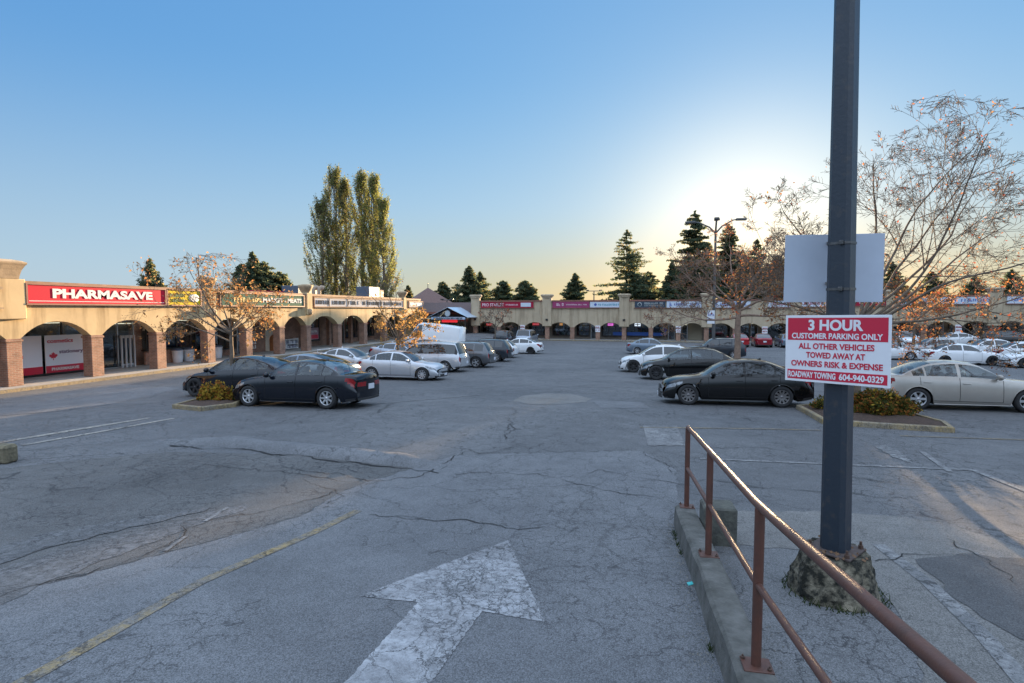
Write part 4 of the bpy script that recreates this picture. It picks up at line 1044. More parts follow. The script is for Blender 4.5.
SPEC = {
 # L, H, W, wheelbase, front overhang, cowl s, roof-front s, roof-rear s, deck s, hood z, cowl z, deck z, tumblehome, tyre r, side windows, doors
 'sedan': dict(L=4.60, H=1.45, W=1.79, WB=2.70, FO=0.90, ws0=1.28, ws1=2.12, rg0=3.22, rg1=4.12, hz=0.80, cz=0.96, dz=1.05, tb=0.40, r=0.32, wins=((1.55, 2.52), (2.60, 3.38), (3.43, 3.72)), doors=((1.50, 2.56), (2.56, 3.55))),
 'fastback': dict(L=4.72, H=1.48, W=1.86, WB=2.85, FO=0.88, ws0=1.12, ws1=2.12, rg0=3.20, rg1=4.40, hz=0.76, cz=0.93, dz=1.08, tb=0.42, r=0.34, wins=((1.42, 2.50), (2.57, 3.45), (3.49, 3.85)), doors=((1.45, 2.53), (2.53, 3.55))),
 'crossover': dict(L=4.75, H=1.62, W=1.90, WB=2.89, FO=0.88, ws0=1.10, ws1=2.12, rg0=3.55, rg1=4.55, hz=0.86, cz=1.04, dz=1.12, tb=0.38, r=0.36, wins=((1.40, 2.52), (2.59, 3.48), (3.52, 4.0)), doors=((1.45, 2.55), (2.55, 3.6))),
 'suv': dict(L=4.58, H=1.66, W=1.83, WB=2.65, FO=0.92, ws0=1.22, ws1=1.98, rg0=4.00, rg1=4.46, hz=0.93, cz=1.08, dz=1.12, tb=0.26, r=0.35, wins=((1.52, 2.45), (2.52, 3.38), (3.45, 4.02)), doors=((1.48, 2.48), (2.48, 3.42))),
 'minivan': dict(L=5.05, H=1.77, W=1.98, WB=3.03, FO=0.98, ws0=1.10, ws1=2.02, rg0=4.55, rg1=4.93, hz=0.92, cz=1.08, dz=1.10, tb=0.22, r=0.34, wins=((1.50, 2.45), (2.53, 3.55), (3.62, 4.58)), doors=((1.48, 2.49), (2.49, 3.6))),
 'hatch': dict(L=4.20, H=1.48, W=1.76, WB=2.58, FO=0.86, ws0=1.18, ws1=1.98, rg0=3.45, rg1=4.04, hz=0.82, cz=0.97, dz=1.02, tb=0.34, r=0.32, wins=((1.48, 2.36), (2.44, 3.20), (3.26, 3.58)), doors=((1.44, 2.40), (2.40, 3.32))),
 'coupe': dict(L=4.75, H=1.36, W=1.80, WB=2.70, FO=0.98, ws0=1.45, ws1=2.25, rg0=3.00, rg1=3.85, hz=0.76, cz=0.92, dz=1.00, tb=0.44, r=0.32, wins=((1.72, 2.78), (2.86, 3.42)), doors=((1.62, 2.85),)),
 'van': dict(L=5.6, H=2.55, W=2.02, WB=3.40, FO=1.0, ws0=0.85, ws1=1.75, rg0=5.38, rg1=5.5, hz=1.08, cz=1.30, dz=1.45, tb=0.10, r=0.36, wins=((1.15, 2.05),), doors=((1.10, 2.15),)),
}
TF = [0, .05, .13, .26, .42, .54, .64, .72, .80, .87, .94, 1.0]
FF = [.90, .935, .962, .986, .999, 1.0, .997, .992, .984, .973, .958, .935]
GF = [.09, .5, .9, 1.0]
RF = [.07, .32, .64, 1.0]

def make_car(name, label, cat, group, kind, mp, loc, heading, near=False, rim=None, spokes=7, glass=None, cladding=False, chrome=False, plate=True, spoiler=False):
    S = SPEC[kind]; Ln, H, W = S['L'], S['H'], S['W']
    fa_, ra_ = S['FO'], S['FO'] + S['WB']; r = S['r']; hw = W / 2
    root = thing(name, label, cat, loc, heading, group)
    gm_ = glass or (GCLEAR if near else GDARK)
    cowl, dk = S['cz'], S['dz']
    boxy = S['rg1'] > Ln - 0.2
    top = [(0, S['hz'] - .20), (.05, S['hz'] - .10), (.22, S['hz'] - .015), (.6, S['hz'] + (cowl - S['hz']) * .45), (S['ws0'], cowl), ((S['ws0'] + S['ws1']) / 2, cowl + (H - .05 - cowl) * .58), (S['ws1'], H - .045), ((S['ws1'] + S['rg0']) / 2, H), (S['rg0'], H - .05)]
    top += [((S['rg0'] + S['rg1']) / 2, dk + (H - .05 - dk) * .56), (S['rg1'], dk)]
    if not boxy: top += [(Ln - .10, dk - .03), (Ln - .03, dk - .07), (Ln, dk - .18)]
    else: top += [(Ln, dk - .25)]
    top = pch(top)
    bf, br_ = cowl - .075, dk - .085 if not boxy else dk - .10
    belt = pch([(0, S['hz'] - .30), (.06, S['hz'] - .17), (.3, S['hz'] - .085), (S['ws0'], bf), (S['rg0'], (bf * .25 + br_ * .75) + .02), (S['rg1'] - .05, br_ + .015), (Ln - .08, br_ - .02), (Ln, br_ - .14)])
    gc = .17 if not (cladding or kind in ('van', 'minivan')) else .21
    bot0 = pch([(0, gc + .10), (.12, gc + .03), (.6, gc), (Ln - .7, gc), (Ln - .12, gc + .08), (Ln, gc + .16)])
    plan = pch([(0, .70), (.05, .77), (.25, .89), (.6, .965), (1.2, .995), (2.0, 1), (Ln - 1.2, .995), (Ln - .5, .955 if not boxy else .975), (Ln - .12, .86 if not boxy else .93), (Ln - .03, .80 if not boxy else .90), (Ln, .76 if not boxy else .87)])
    bow = pch([(0, .26), (.5, .17), (S['ws0'], .11), (S['ws1'], .07), (2.8, 0), (S['rg0'], -.04), (Ln - .3, -.09), (Ln, -.13)])
    Ra = r + .045
    def bot(sx):
        z = bot0(sx)
        for a in (fa_, ra_):
            d = abs(sx - a)
            if d < Ra: z = max(z, r + math.sqrt(Ra * Ra - d * d))
        return z
    keys = [0, Ln, S['ws0'], S['ws1'], S['rg0'], S['rg1'], .02, .05, .1, Ln - .02, Ln - .05, Ln - .1]
    for a, b in S['wins']: keys += [a - bow(a), b - bow(b)]
    for a, b in S['doors']: keys += [a - bow(a), b - bow(b)]
    keys += [.62, Ln - .42]
    for a in (fa_, ra_):
        for k in range(-6, 7): keys.append(a + Ra * math.sin(k / 6 * math.pi / 2) * .9995 - bow(a))
        for q in (-1, 1): keys.append(a + q * (Ra + .004) - bow(a))
    base = [k * .11 for k in range(int(Ln / .11) + 1)]
    st = sorted(keys)
    out = []
    for k in st:
        if not out or k - out[-1] > .0035: out.append(k)
    for k in base:
        if min(abs(k - q) for q in out) > .05: out.append(k)
    st = sorted(out)
    rows = len(TF) + len(GF) + len(RF)
    nT = len(TF)
    def ring(s):
        zb_, zt, yb = belt(s), top(s), hw * plan(s)
        zbot = bot(s + bow(s))
        zbot = min(zbot, zb_ - .04)
        pts = []
        for t, f in zip(TF, FF):
            z = zbot + (zb_ - zbot) * t
            tt = (z - gc) / max(.1, zb_ - gc)
            # width by absolute height so that arches do not pinch the side
            ff = np.interp(max(0, min(1, tt)), TF, FF)
            pts.append((yb * ff, z))
        crown = .06 if zt - zb_ > .25 else .06 * min(1, (zt - zb_) / .1)
        ze = max(zt - crown, zb_ + .004)
        yb2 = pts[-1][0]
        ye = yb2 - .012 - S['tb'] * (ze - zb_) * .95 - .05 * min(1, (ze - zb_) / .05)
        for f in GF:
            pts.append((yb2 + (ye - yb2) * f + .02 * math.sin(math.pi * f) * min(1, (ze - zb_) / .3), zb_ + (ze - zb_) * f))
        for f in RF:
            pts.append((ye * (1 - f), ze + (zt - ze) * (1 - (1 - f) ** 2)))
        wf = 1 - ss(0, .55, s); wr = ss(Ln - .5, Ln, s); res = []
        for y, z in pts:
            rel = (z - gc) / max(.1, zb_ - gc)
            if s < 1: dx = wf * (.10 * ss(.45, 1.0, rel) + .07 * (1 - ss(0, .3, rel)))
            else: dx = -wr * ((.10 if not boxy else .05) * ss(.45, .8, rel) * (1 if not boxy else 1) + .10 * (1 - ss(0, .32, rel)) - (.06 if not boxy else 0) * ss(.8, 1.05, rel))
            res.append((s + bow(s) * min(1, (y / hw) ** 2) + dx, y, z))
        return res
    rings = [ring(s) for s in st]
    x_of = lambda s: Ln / 2 - s                 # local +x is the front
    def V(i, j, sd):
        s, y, z = rings[i][j]; return (x_of(s), y * sd, z)
    parts = {}
    def put(key, quad, mi=0):
        if key not in parts: parts[key] = ({}, [], [])
        d, f, m = parts[key]; idx = []
        for p in quad:
            q = (round(p[0], 5), round(p[1], 5), round(p[2], 5))
            if q not in d: d[q] = len(d)
            if d[q] not in idx: idx.append(d[q])
        if len(idx) >= 3: f.append(tuple(idx)); m.append(mi)
    def hgt(s): return top(s) - belt(s)
    for i in range(len(st) - 1):
        sm = (st[i] + st[i + 1]) / 2; sside = sm + bow(sm)
        for j in range(rows - 1):
            for sd in (1, -1):
                q = [V(i, j, sd), V(i + 1, j, sd), V(i + 1, j + 1, sd), V(i, j + 1, sd)]
                if sd > 0: q = q[::-1]
                key = 'body'; mi = 0
                if j < nT - 1:
                    tm = (TF[j] + TF[j + 1]) / 2
                    zmid = sum(p[2] for p in q) / 4
                    ht = (zmid - gc) / (belt(sm) - gc)
                    if (cladding and j < 2) : mi = 1
                    elif j < 1 and not cladding and kind != 'van': mi = 0
                    for di, (a, b) in enumerate(S['doors']):
                        if a < sside < b and j >= 2: key = ('door', di, sd)
                    if key == 'body':
                        if sside < .72 and .62 + .2 * (sside / .72) < ht < .93: key = ('headlight', 0, sd)
                        tl = (.68 + .25 * ss(.2, .5, Ln - sside), .93, .5) if not boxy else (.60, 1.0, .17)
                        if kind == 'van': tl = (.45, .85, .12)
                        if kind in ('fastback', 'crossover'): tl = (.72 + .2 * ss(.2, .5, Ln - sside), .93, .46)
                        if sside > Ln - tl[2] and tl[0] < ht < tl[1]: key = ('tail_light', 0, sd)
                        if sside < .35 and ht < .16: mi = 1
                        if sside > Ln - .4 and ht < .18: mi = 1
                elif j < nT - 1 + 4:
                    if hgt(sm) > .17 and j in (nT, nT + 1):
                        for wi, (a, b) in enumerate(S['wins']):
                            if a < sside < b: key = ('side_window', wi, sd)
                        if kind == 'minivan' and key == 'body' and 2.3 < sside < 4.7: mi = 1
                    if boxy and kind not in ('van',) and sm > S['rg0'] and hgt(sm) > .1 and sside > Ln - .35: pass
                else:
                    if S['ws0'] < sm < S['ws1'] and j > nT + 3: key = ('windscreen', 0, 0)
                    if S['rg0'] < sm < S['rg1'] and j > nT + 3 and kind != 'van': key = ('rear_window', 0, 0)
                put(key, q, mi)
        # underside and wheel tunnels
        put('body', [V(i, 0, 1), V(i, 0, -1), V(i + 1, 0, -1), V(i + 1, 0, 1)], 2)
    # nose and tail caps
    M_ = 5
    for end, i in ((0, 0), (1, len(st) - 1)):
        s0 = st[i]; bw = bow(s0)
        def cp(j, m):
            s, y, z = rings[i][j]; yy = y * m / M_
            return (x_of(s0 + bw * (yy / hw) ** 2 + (0 if end == 0 else 0)), yy, z)
        for j in range(nT - 1 + 4 + 3):
            for m in range(-M_, M_):
                q = [cp(j, m), cp(j, m + 1), cp(j + 1, m + 1), cp(j + 1, m)]
                if end == 0: q = q[::-1]
                q = q[::-1]
                key = 'body'; mi = 0
                tm = (TF[j] + TF[j + 1]) / 2 if j < nT - 1 else 1.1
                am = abs(m + .5)
                if end == 0:
                    if tm < .34 and am < 4: key = ('grille', 0, 0)
                    elif .55 < tm < .85 and am < 2.6: key = ('grille', 0, 0)
                    elif .6 < tm < .93 and am > 3: key = ('headlight', 0, 1 if m >= 0 else -1)
                    elif tm < .1: mi = 1
                else:
                    if .68 < tm < .93 and am > 2 and not boxy: key = ('tail_light', 0, 1 if m >= 0 else -1)
                    elif tm < .16: mi = 1
                put(key, q, mi)
    def emit(key, nm, mats, parent, solid=0):
        if key not in parts: return None
        d, f, m = parts[key]
        b = MB(); b.v = list(d.keys()); b.f = [list(x) for x in f]; b.m = list(m); b.s = [True] * len(f)
        o = b.build(nm, mats, parent); fix(o, .0004, False)
        return o
    body = emit('body', 'body', [mp, PLAST, UNDER], root)
    doorm = {}
    for key in list(parts):
        if key == 'body': continue
        nm, k, sd = key
        if nm == 'door':
            o = emit(key, 'door', [mp, PLAST, UNDER], root); doorm[(k, sd)] = o
        elif nm in ('side_window', 'windscreen', 'rear_window'):
            if nm == 'rear_window' and near: g_ = gm_
            else: g_ = gm_
            emit(key, nm, [g_], root)
        elif nm == 'headlight': emit(key, nm, [LAMPC], root)
        elif nm == 'tail_light': emit(key, nm, [LAMPR], root)
        elif nm == 'grille': emit(key, nm, [PLAST], root)
    # shut lines and handles on each door
    def side_pt(sx, t, sd, off):
        s = sx - bow(sx); s = s - (bow(s) - bow(sx)) * 0
        zb_ = belt(s); z = gc + (zb_ - gc) * t
        y = hw * plan(s) * np.interp(t, TF, FF) + off
        return (x_of(s + bow(s) * min(1, (y / hw) ** 2)), y * sd, z)
    for (k, sd), o in doorm.items():
        a, b = S['doors'][k]
        m = MB(); wl = .006
        for sx in (a, b):
            pr = None
            for q in range(13):
                t = .13 + (1 - .13) * q / 12
                p = side_pt(sx, t, sd, .0022)
                # keep out of the wheel arch
                if any(math.hypot(sx - c, p[2] - r) < Ra + .01 for c in (fa_, ra_)): pr = None; continue
                if pr: m.quad((pr[0] - wl, pr[1], pr[2]), (pr[0] + wl, pr[1], pr[2]), (p[0] + wl, p[1], p[2]), (p[0] - wl, p[1], p[2]))
                pr = p
        pr = None
        for q in range(15):
            sx = a + (b - a) * q / 14; p = side_pt(sx, .135, sd, .0022)
            if any(math.hypot(sx - c, p[2] - r) < Ra + .01 for c in (fa_, ra_)): pr = None; continue
            if pr: m.quad((pr[0], pr[1], pr[2] - wl), (p[0], p[1], p[2] - wl), (p[0], p[1], p[2] + wl), (pr[0], pr[1], pr[2] + wl))
            pr = p
        m.build('shut_line', SEAM, o)
        hp = side_pt(b - .17, .80, sd, .012)
        m = MB(); m.bbox(hp[0] - .095, hp[0] + .095, hp[1] - .014, hp[1] + .014, hp[2] - .013, hp[2] + .013, .008)
        m.build('handle', CHROME if chrome else mp, o)
    # glass frame trim along the belt
    # mirrors
    sxm = S['wins'][0][0] + .10
    for sd in (1, -1):
        p = side_pt(sxm, 1.0, sd, .0)
        m = MB(); y = p[1] + sd * .13
        prof = [(.02, -.09), (.075, -.075), (.09, 0), (.075, .075), (.02, .09)]
        m.lathe([(rr, zz) for rr, zz in prof], 10, Matrix.Translation((p[0] + .01, y, p[2] + .085)) @ Matrix.Rotation(R(90), 4, 'X') @ Matrix.Diagonal((.75, .95, 1, 1)))
        m.tube([(p[0], p[1] - sd * .03, p[2] + .03), (p[0], y, p[2] + .06)], .022, 6)
        m.build('mirror', mp if kind != 'van' else PLAST, root)
    # wheels
    rm = rim or RIMS
    for a in (fa_, ra_):
        for sd in (1, -1):
            wy = sd * (hw - .125)
            Mx = Matrix.Translation((x_of(a), wy, r)) @ Matrix.Rotation(R(-90 * sd), 4, 'X')
            m = MB(); tw = .105
            m.lathe([(r * .66, -tw), (r * .9, -tw * 1.02), (r * .985, -tw * .8), (r, -tw * .4), (r, tw * .4), (r * .985, tw * .8), (r * .9, tw * 1.02), (r * .67, tw * .96), (r * .64, tw * .6), (r * .64, -tw * .6)], 28, Mx, cap=False)
            wo = m.build('wheel', TYRE, root)
            m = MB()
            m.lathe([(r * .645, tw * .35), (r * .665, tw * .9), (r * .62, tw * .92), (r * .60, tw * .55)], 28, Mx, 0, cap=False)
            m.lathe([(0.001, tw * .1), (r * .645, tw * .1)], 24, Mx, 1, cap=False)
            m.lathe([(r * .15, tw * .3), (r * .14, tw * .78), (r * .05, tw * .84), (.001, tw * .84)], 12, Mx, 0, cap=False)
            for k in range(spokes):
                q = 2 * math.pi * k / spokes; Ms = Mx @ Matrix.Rotation(q, 4, 'Z')
                w0, w1 = r * .11, r * (.085 if spokes > 6 else .13)
                v = [(r * .1, -w0, tw * .45), (r * .1, w0, tw * .45), (r * .63, w1, tw * .62), (r * .63, -w1, tw * .62), (r * .1, -w0 * .8, tw * .76), (r * .1, w0 * .8, tw * .76), (r * .63, w1 * .8, tw * .86), (r * .63, -w1 * .8, tw * .86)]
                m.add([Ms @ Vector(p) for p in v], [(4, 5, 6, 7), (0, 4, 7, 3), (1, 2, 6, 5), (0, 1, 5, 4), (3, 7, 6, 2)], 0)
            m.build('rim', [rm, UNDER], wo)
    # plates, lower trim, roof bits
    if plate:
        s, y, z = rings[-1][4]
        m = MB(); zz = gc + (belt(Ln) - gc) * (.72 if not boxy else .55); m.bbox(-Ln / 2 - .03, -Ln / 2 - .004, -.16, .16, zz - .08, zz + .08, .004); m.build('licence_plate', PLATE, root)
        m = MB(); zz = gc + (belt(0) - gc) * .38; m.bbox(Ln / 2 + .004, Ln / 2 + .022, -.16, .16, zz - .055, zz + .055, .004); m.build('licence_plate', PLATE, root)
    if kind in ('suv', 'minivan'):
        for sd in (1, -1):
            pts = []
            for q in range(9):
                sx = S['ws1'] + .15 + (S['rg0'] - S['ws1'] - .2) * q / 8
                zt, zb_ = top(sx), belt(sx); ze = zt - .06
                ye = hw * plan(sx) * .94 - .062 - S['tb'] * (ze - zb_) * .95
                pts.append((x_of(sx), (ye - .03) * sd, zt + (.02 if 0 < q < 8 else -.05)))
            m = MB(); m.tube(pts, .016, 6); m.build('roof_rail', PLAST if kind == 'suv' else ALU, root)
    else:
        m = MB(); s = S['rg0'] - .12; m.add([(x_of(s) + .09, 0, top(s) - .004), (x_of(s) - .06, -.02, top(s) - .008), (x_of(s) - .06, .02, top(s) - .008), (x_of(s) - .05, 0, top(s) + .055)], [(0, 1, 3), (0, 3, 2), (1, 2, 3)]); m.build('antenna', mp, root)
    if spoiler:
        m = MB(); pts = [(x_of(S['rg1'] + .30), y, dk + .13) for y in (-.68, -.4, 0, .4, .68)]
        m.tube(pts, .03, 6); m.tube([(x_of(S['rg1'] + .28), -.6, dk - .04), (x_of(S['rg1'] + .30), -.6, dk + .13)], .03, 6); m.tube([(x_of(S['rg1'] + .28), .6, dk - .04), (x_of(S['rg1'] + .30), .6, dk + .13)], .03, 6)
        m.build('spoiler', mp, root)
    # inside
    if near:
        m = MB(); m.box(x_of(S['rg1'] - .05), x_of(S['ws0'] + .25), -hw * .86, hw * .86, .36, .42); m.build('cabin_floor', UNDER, root)
        for sx, ys in ((2.2, (-.36, .36)), (2.92, (-.36, .36))):
            for y in ys:
                m = MB(); m.bbox(x_of(sx) - .22, x_of(sx) + .27, y - .25, y + .25, .42, .62, .05)
                Mx = Matrix.Translation((x_of(sx) - .22, y, .58)) @ Matrix.Rotation(R(-18), 4, 'Y')
                m.bbox(-.07, .06, -.24, .24, 0, .50, .04, M=Mx); m.bbox(-.05, .05, -.13, .13, .52, .68, .035, M=Mx)
                m.build('seat', SEATM, root)
        m = MB(); m.bbox(x_of(S['ws0'] + .62), x_of(S['ws0'] + .12), -hw * .8, hw * .8, .62, cowl - .06, .05)
        m.build('dashboard', PLAST, root)
        m = MB(); c = Vector((x_of(S['ws0'] + .78), .36, cowl - .1)); pts = [c + Vector((.08 * math.sin(a) * .4, .18 * math.cos(a), .18 * math.sin(a))) for a in [k * math.pi / 8 for k in range(17)]]
        m.tube(pts, .014, 6, caps=False); m.build('steering_wheel', PLAST, root)
    return root

RIGHT, LEFT, AWAY, TOWARD = 0.0, math.pi, math.pi / 2, -math.pi / 2
def park(px, py, kind, facing, *a, jit=0.0, **kw):
    """px, py: the ground midway between the two wheels nearest to the camera"""
    g = G(px, py); W = SPEC[kind]['W']; Ln = SPEC[kind]['L']; S = SPEC[kind]
    mid = S['FO'] + S['WB'] / 2 - Ln / 2          # wheel midpoint behind the car's centre
    if facing in (RIGHT, LEFT):
        sgn = 1 if facing == RIGHT else -1
        X, Y = g.x + sgn * mid, g.y + W / 2 - .1
    else: X, Y = g.x, g.y + Ln / 2 - .3
    # sit on the ground: pitch and roll follow the lot
    e = 1.3
    fx, fy = math.cos(facing), math.sin(facing)
    zf_, zr = T(X + fx * e, Y + fy * e), T(X - fx * e, Y - fy * e)
    zl, zr2 = T(X - fy * .75, Y + fx * .75), T(X + fy * .75, Y - fx * .75)
    root = make_car(kw.pop('name', 'parked_car'), a[1], kw.pop('cat', 'car'), kw.pop('group', 'cars parked in the lot'), kind, a[0], (X, Y, (zf_ + zr + zl + zr2) / 4 + .004), facing + jit, **kw)
    root.rotation_mode = 'XYZ'
    root.rotation_euler = (math.atan2(zl - zr2, 1.5), -math.atan2(zf_ - zr, 2 * e), facing + jit)
    return root

# left rows
park(287.7, 407.6, 'sedan', LEFT, PBB, 'black sedan with silver seven spoke wheels beside the left planted island', near=True, spokes=7)
park(229, 397.5, 'fastback', LEFT, PBB, 'blue black fastback sedan with dark wheels, behind the left street tree', near=True, glass=GMID, rim=RIMD, spokes=5)
park(291, 389.5, 'fastback', LEFT, PBG, 'blue grey sedan mostly hidden behind the black sedan with silver wheels', rim=RIMS)
park(343, 372, 'coupe', RIGHT, PS, 'silver two door coupe with a rear spoiler, between the black and the silver sedans', spoiler=True)
park(397, 380.3, 'sedan', RIGHT, PS, 'silver sedan facing right in front of the silver minivan', near=True, glass=GMID, spokes=9, chrome=False)
park(421, 372, 'minivan', LEFT, PS, 'silver minivan with tinted windows and red tail lamps, behind the silver sedan', spokes=6)
park(398, 364.5, 'sedan', RIGHT, PSB, 'silver blue sedan whose roof shows between silver coupe and minivan')
park(419, 358.5, 'hatch', LEFT, PBB, 'dark blue hatchback whose roof shows in front of the white van')
park(427, 353.6, 'van', LEFT, PW, 'white high roof cargo van in front of the entrance canopy', cat='van', name='cargo_van', group='vans parked in the lot', rim=RIMS, spokes=5)
park(456.5, 367.5, 'suv', LEFT, PG, 'grey sport utility vehicle with silver wheels, right of the silver minivan', cladding=True, spokes=5)
park(479, 361.5, 'suv', LEFT, PDG, 'dark slate sport utility vehicle just behind the grey one', cladding=True)
park(491, 357.8, 'hatch', LEFT, PW, 'white hatchback behind the dark slate sport utility vehicle')
park(516, 353.8, 'sedan', LEFT, PW, 'white sedan at the right end of the left rows, alone at the open lane', rim=RIMD)
park(500, 345.6, 'suv', AWAY, PDG, 'dark vehicle parked nose in at the far arcade beside the canopy')
park(523, 345.4, 'minivan', AWAY, PSB, 'pale silver blue minivan parked nose in at the far arcade', )
# middle rows
park(734, 406.2, 'sedan', LEFT, PB, 'glossy black sedan with dark multi spoke wheels left of the tow warning sign', near=True, glass=GMID, rim=pbr('rim graphite', (0.20, 0.19, 0.19), 0.3, 0.7), spokes=10)
park(686.5, 380.6, 'crossover', LEFT, PB, 'black crossover with black wheels, second in the middle row', near=True, glass=GMID, rim=RIMD, spokes=10)
park(659, 373, 'crossover', LEFT, PW, 'white crossover with its front showing behind the black crossover', rim=RIMD)
park(652.5, 354.4, 'sedan', RIGHT, PBG, 'small blue grey sedan alone in the far lane below the blue window film')
park(716, 359, 'suv', LEFT, PDG, 'dark blue grey vehicle showing above the black crossover roof')
park(740.5, 347.4, 'sedan', AWAY, PR, 'bright red car nose in at the far arcade, left of the darker red one', jit=.05)
park(765, 347.6, 'sedan', AWAY, paint('dark red', (0.22, 0.01, 0.02), 0.3), 'darker red car nose in at the far arcade, right of the bright red one', jit=-.03)
park(790, 348, 'hatch', AWAY, PBG, 'blue grey hatchback partly hidden by the tow warning sign')
# right side
park(971, 411.2, 'sedan', RIGHT, PBE, 'beige sedan with silver wheel covers behind the right planted island', near=True, spokes=6)
park(968, 365.4, 'sedan', RIGHT, PW, 'white sedan with black wheels, largest white car on the right side', rim=RIMD, spokes=5)
park(890, 360, 'coupe', RIGHT, PW, 'white car whose front shows just right of the tow warning sign')
park(934, 357, 'hatch', LEFT, paint('pale grey', (0.36, 0.36, 0.36), 0.3), 'pale grey hatchback behind the largest white sedan')
park(990, 357.5, 'sedan', LEFT, PW, 'white sedan showing only its roof behind the largest white sedan')
park(1037, 362.8, 'sedan', RIGHT, PW, 'white sedan with red tail lamps cut by the right picture edge', rim=RIMD)
park(1050, 368.5, 'hatch', LEFT, PW, 'white hatchback whose nose shows at the right picture edge', rim=RIMD)
park(914, 348.6, 'suv', TOWARD, PW, 'white sport utility vehicle facing the camera near the thin orange tree', jit=-.1)
park(955, 346.8, 'sedan', LEFT, PW, 'white sedan in the farthest row below the far right arches')
park(1016, 348.5, 'suv', RIGHT, PB, 'black sport utility vehicle in the farthest row at the right edge', rim=RIMD)
# ------------------------------------------------------------------ kerb wall, railing, lamp pole and its signs
def rl(d): return .9 + .1935 * d           # railing line, metres right of the view axis at depth d
def c3(lat, d, drop): x, y = C(lat, d); return Vector((x, y, EYE - drop))
def gd(lat, d): x, y = C(lat, d); return EYE - T(x, y)
kd = [-1.5 + .25 * k for k in range(34)] + [6.99]
rnd = random.Random(8)
prof = []
for d in kd:
    g = gd(rl(d), d); tp = g - .25
    prof.append([c3(rl(d) - .135 - .03, d, g + .12), c3(rl(d) - .135 + rnd.uniform(-.012, .008), d, tp + .02), c3(rl(d) - .11, d, tp), c3(rl(d) + .085, d, tp + rnd.uniform(-.004, .004)), c3(rl(d) + .105, d, tp + .02), c3(rl(d) + .12, d, g + .12)])
m = MB(); n = 6
m.add([p for q in prof for p in q], [(i * n + k, i * n + k + 1, (i + 1) * n + k + 1, (i + 1) * n + k) for i in range(len(prof) - 1) for k in range(n - 1)], 0, False)
m.add(prof[-1], [tuple(range(n))]); m.add(prof[0], [tuple(range(n))[::-1]])
tag(m.build('kerb_wall', CONC), 'low weathered concrete kerb wall carrying the brown railing', 'kerb wall')
RAIL = pbr('brown rail paint', (0.105, 0.040, 0.026), 0.5, col2=(0.07, 0.032, 0.023), vscale=13, vdetail=9, bump=0.12, bscale=45)
rr = thing('railing', 'red brown pipe railing with two rails on the concrete kerb wall', 'railing', c3(rl(3.4), 3.4, gd(rl(3.4), 3.4) - .25))
o0 = rr.location.copy()
def topdrop(d): return 1.235 + (d - 3.377) * (.074 if d > 3.377 else .134)
pts = [c3(rl(d), d, topdrop(d)) - o0 for d in [-.9 + .4 * k for k in range(20)] + [6.92]]
m = MB(); m.tube(pts, .027, 12); m.build('top_rail', RAIL, rr)
pts = [c3(rl(d), d, topdrop(d) + .505 + (d - 3.4) * .006) - o0 for d in [-.9 + .4 * k for k in range(20)] + [6.90]]
m = MB(); m.tube(pts, .0215, 12); m.build('mid_rail', RAIL, rr)
BOLT = pbr('rusty bolt', (0.10, 0.06, 0.045), 0.6, 0.4)
for d in (-.5, 1.18, 3.377, 5.23, 6.92):
    b = c3(rl(d), d, gd(rl(d), d) - .25) - o0; t = c3(rl(d), d, topdrop(d)) - o0
    m = MB(); m.tube([b, t - Vector((0, 0, .01))], .031, 14); po = m.build('post', RAIL, rr)
    Mx = Matrix.Translation(b) @ Matrix.Rotation(R(3), 4, 'Z')
    m = MB(); m.bbox(-.085, .095, -.075, .075, .001, .014, .003, M=Mx); bp = m.build('base_plate', RAIL, po)
    for sx in (-1, 1):
        m = MB(); m.lathe([(.014, .014), (.014, .026), (.006, .028), (.006, .04)], 6, Mx @ Matrix.Translation((sx * .07, -.05 * sx, 0)), smooth=False); m.build('bolt', BOLT, po)
# dark concrete block at the end of the railing
g = G(716, 546)
o = thing('concrete_block', 'dark damp mossy concrete block behind the end of the railing', 'block', (g.x + .02, g.y + .16, g.z - .03), R(4))
m = MB(); m.bbox(-.17, .20, -.16, .18, 0, .47, .02); m.build('block', BLOCKM, o)
# left edge block
g = G(8, 465)
o = thing('concrete_block', 'short weathered concrete kerb block cut by the left picture edge', 'block', (g.x - .58, g.y + .06, g.z - .02), R(10))
m = MB(); m.bbox(-.55, .50, -.14, .14, 0, .36, .05); m.build('block', pbr('lichen concrete', (0.07, 0.06, 0.04), 0.95, col2=(0.20, 0.17, 0.11), vscale=9, bump=0.8, bscale=20), o)

# lamp pole with footing
POLE = pbr('blue grey pole paint', (0.018, 0.027, 0.040), 0.45, col2=(0.052, 0.047, 0.046), vscale=9.0, vdetail=10, rpos=(0.55, 0.72), bump=0.12, bscale=30)
pl = c3(2.98, 4.95, 0); gz = T(pl.x, pl.y)
SY = YAW - R(0) + math.atan2(-.67 * -1, .527) * -1     # the sign's own heading
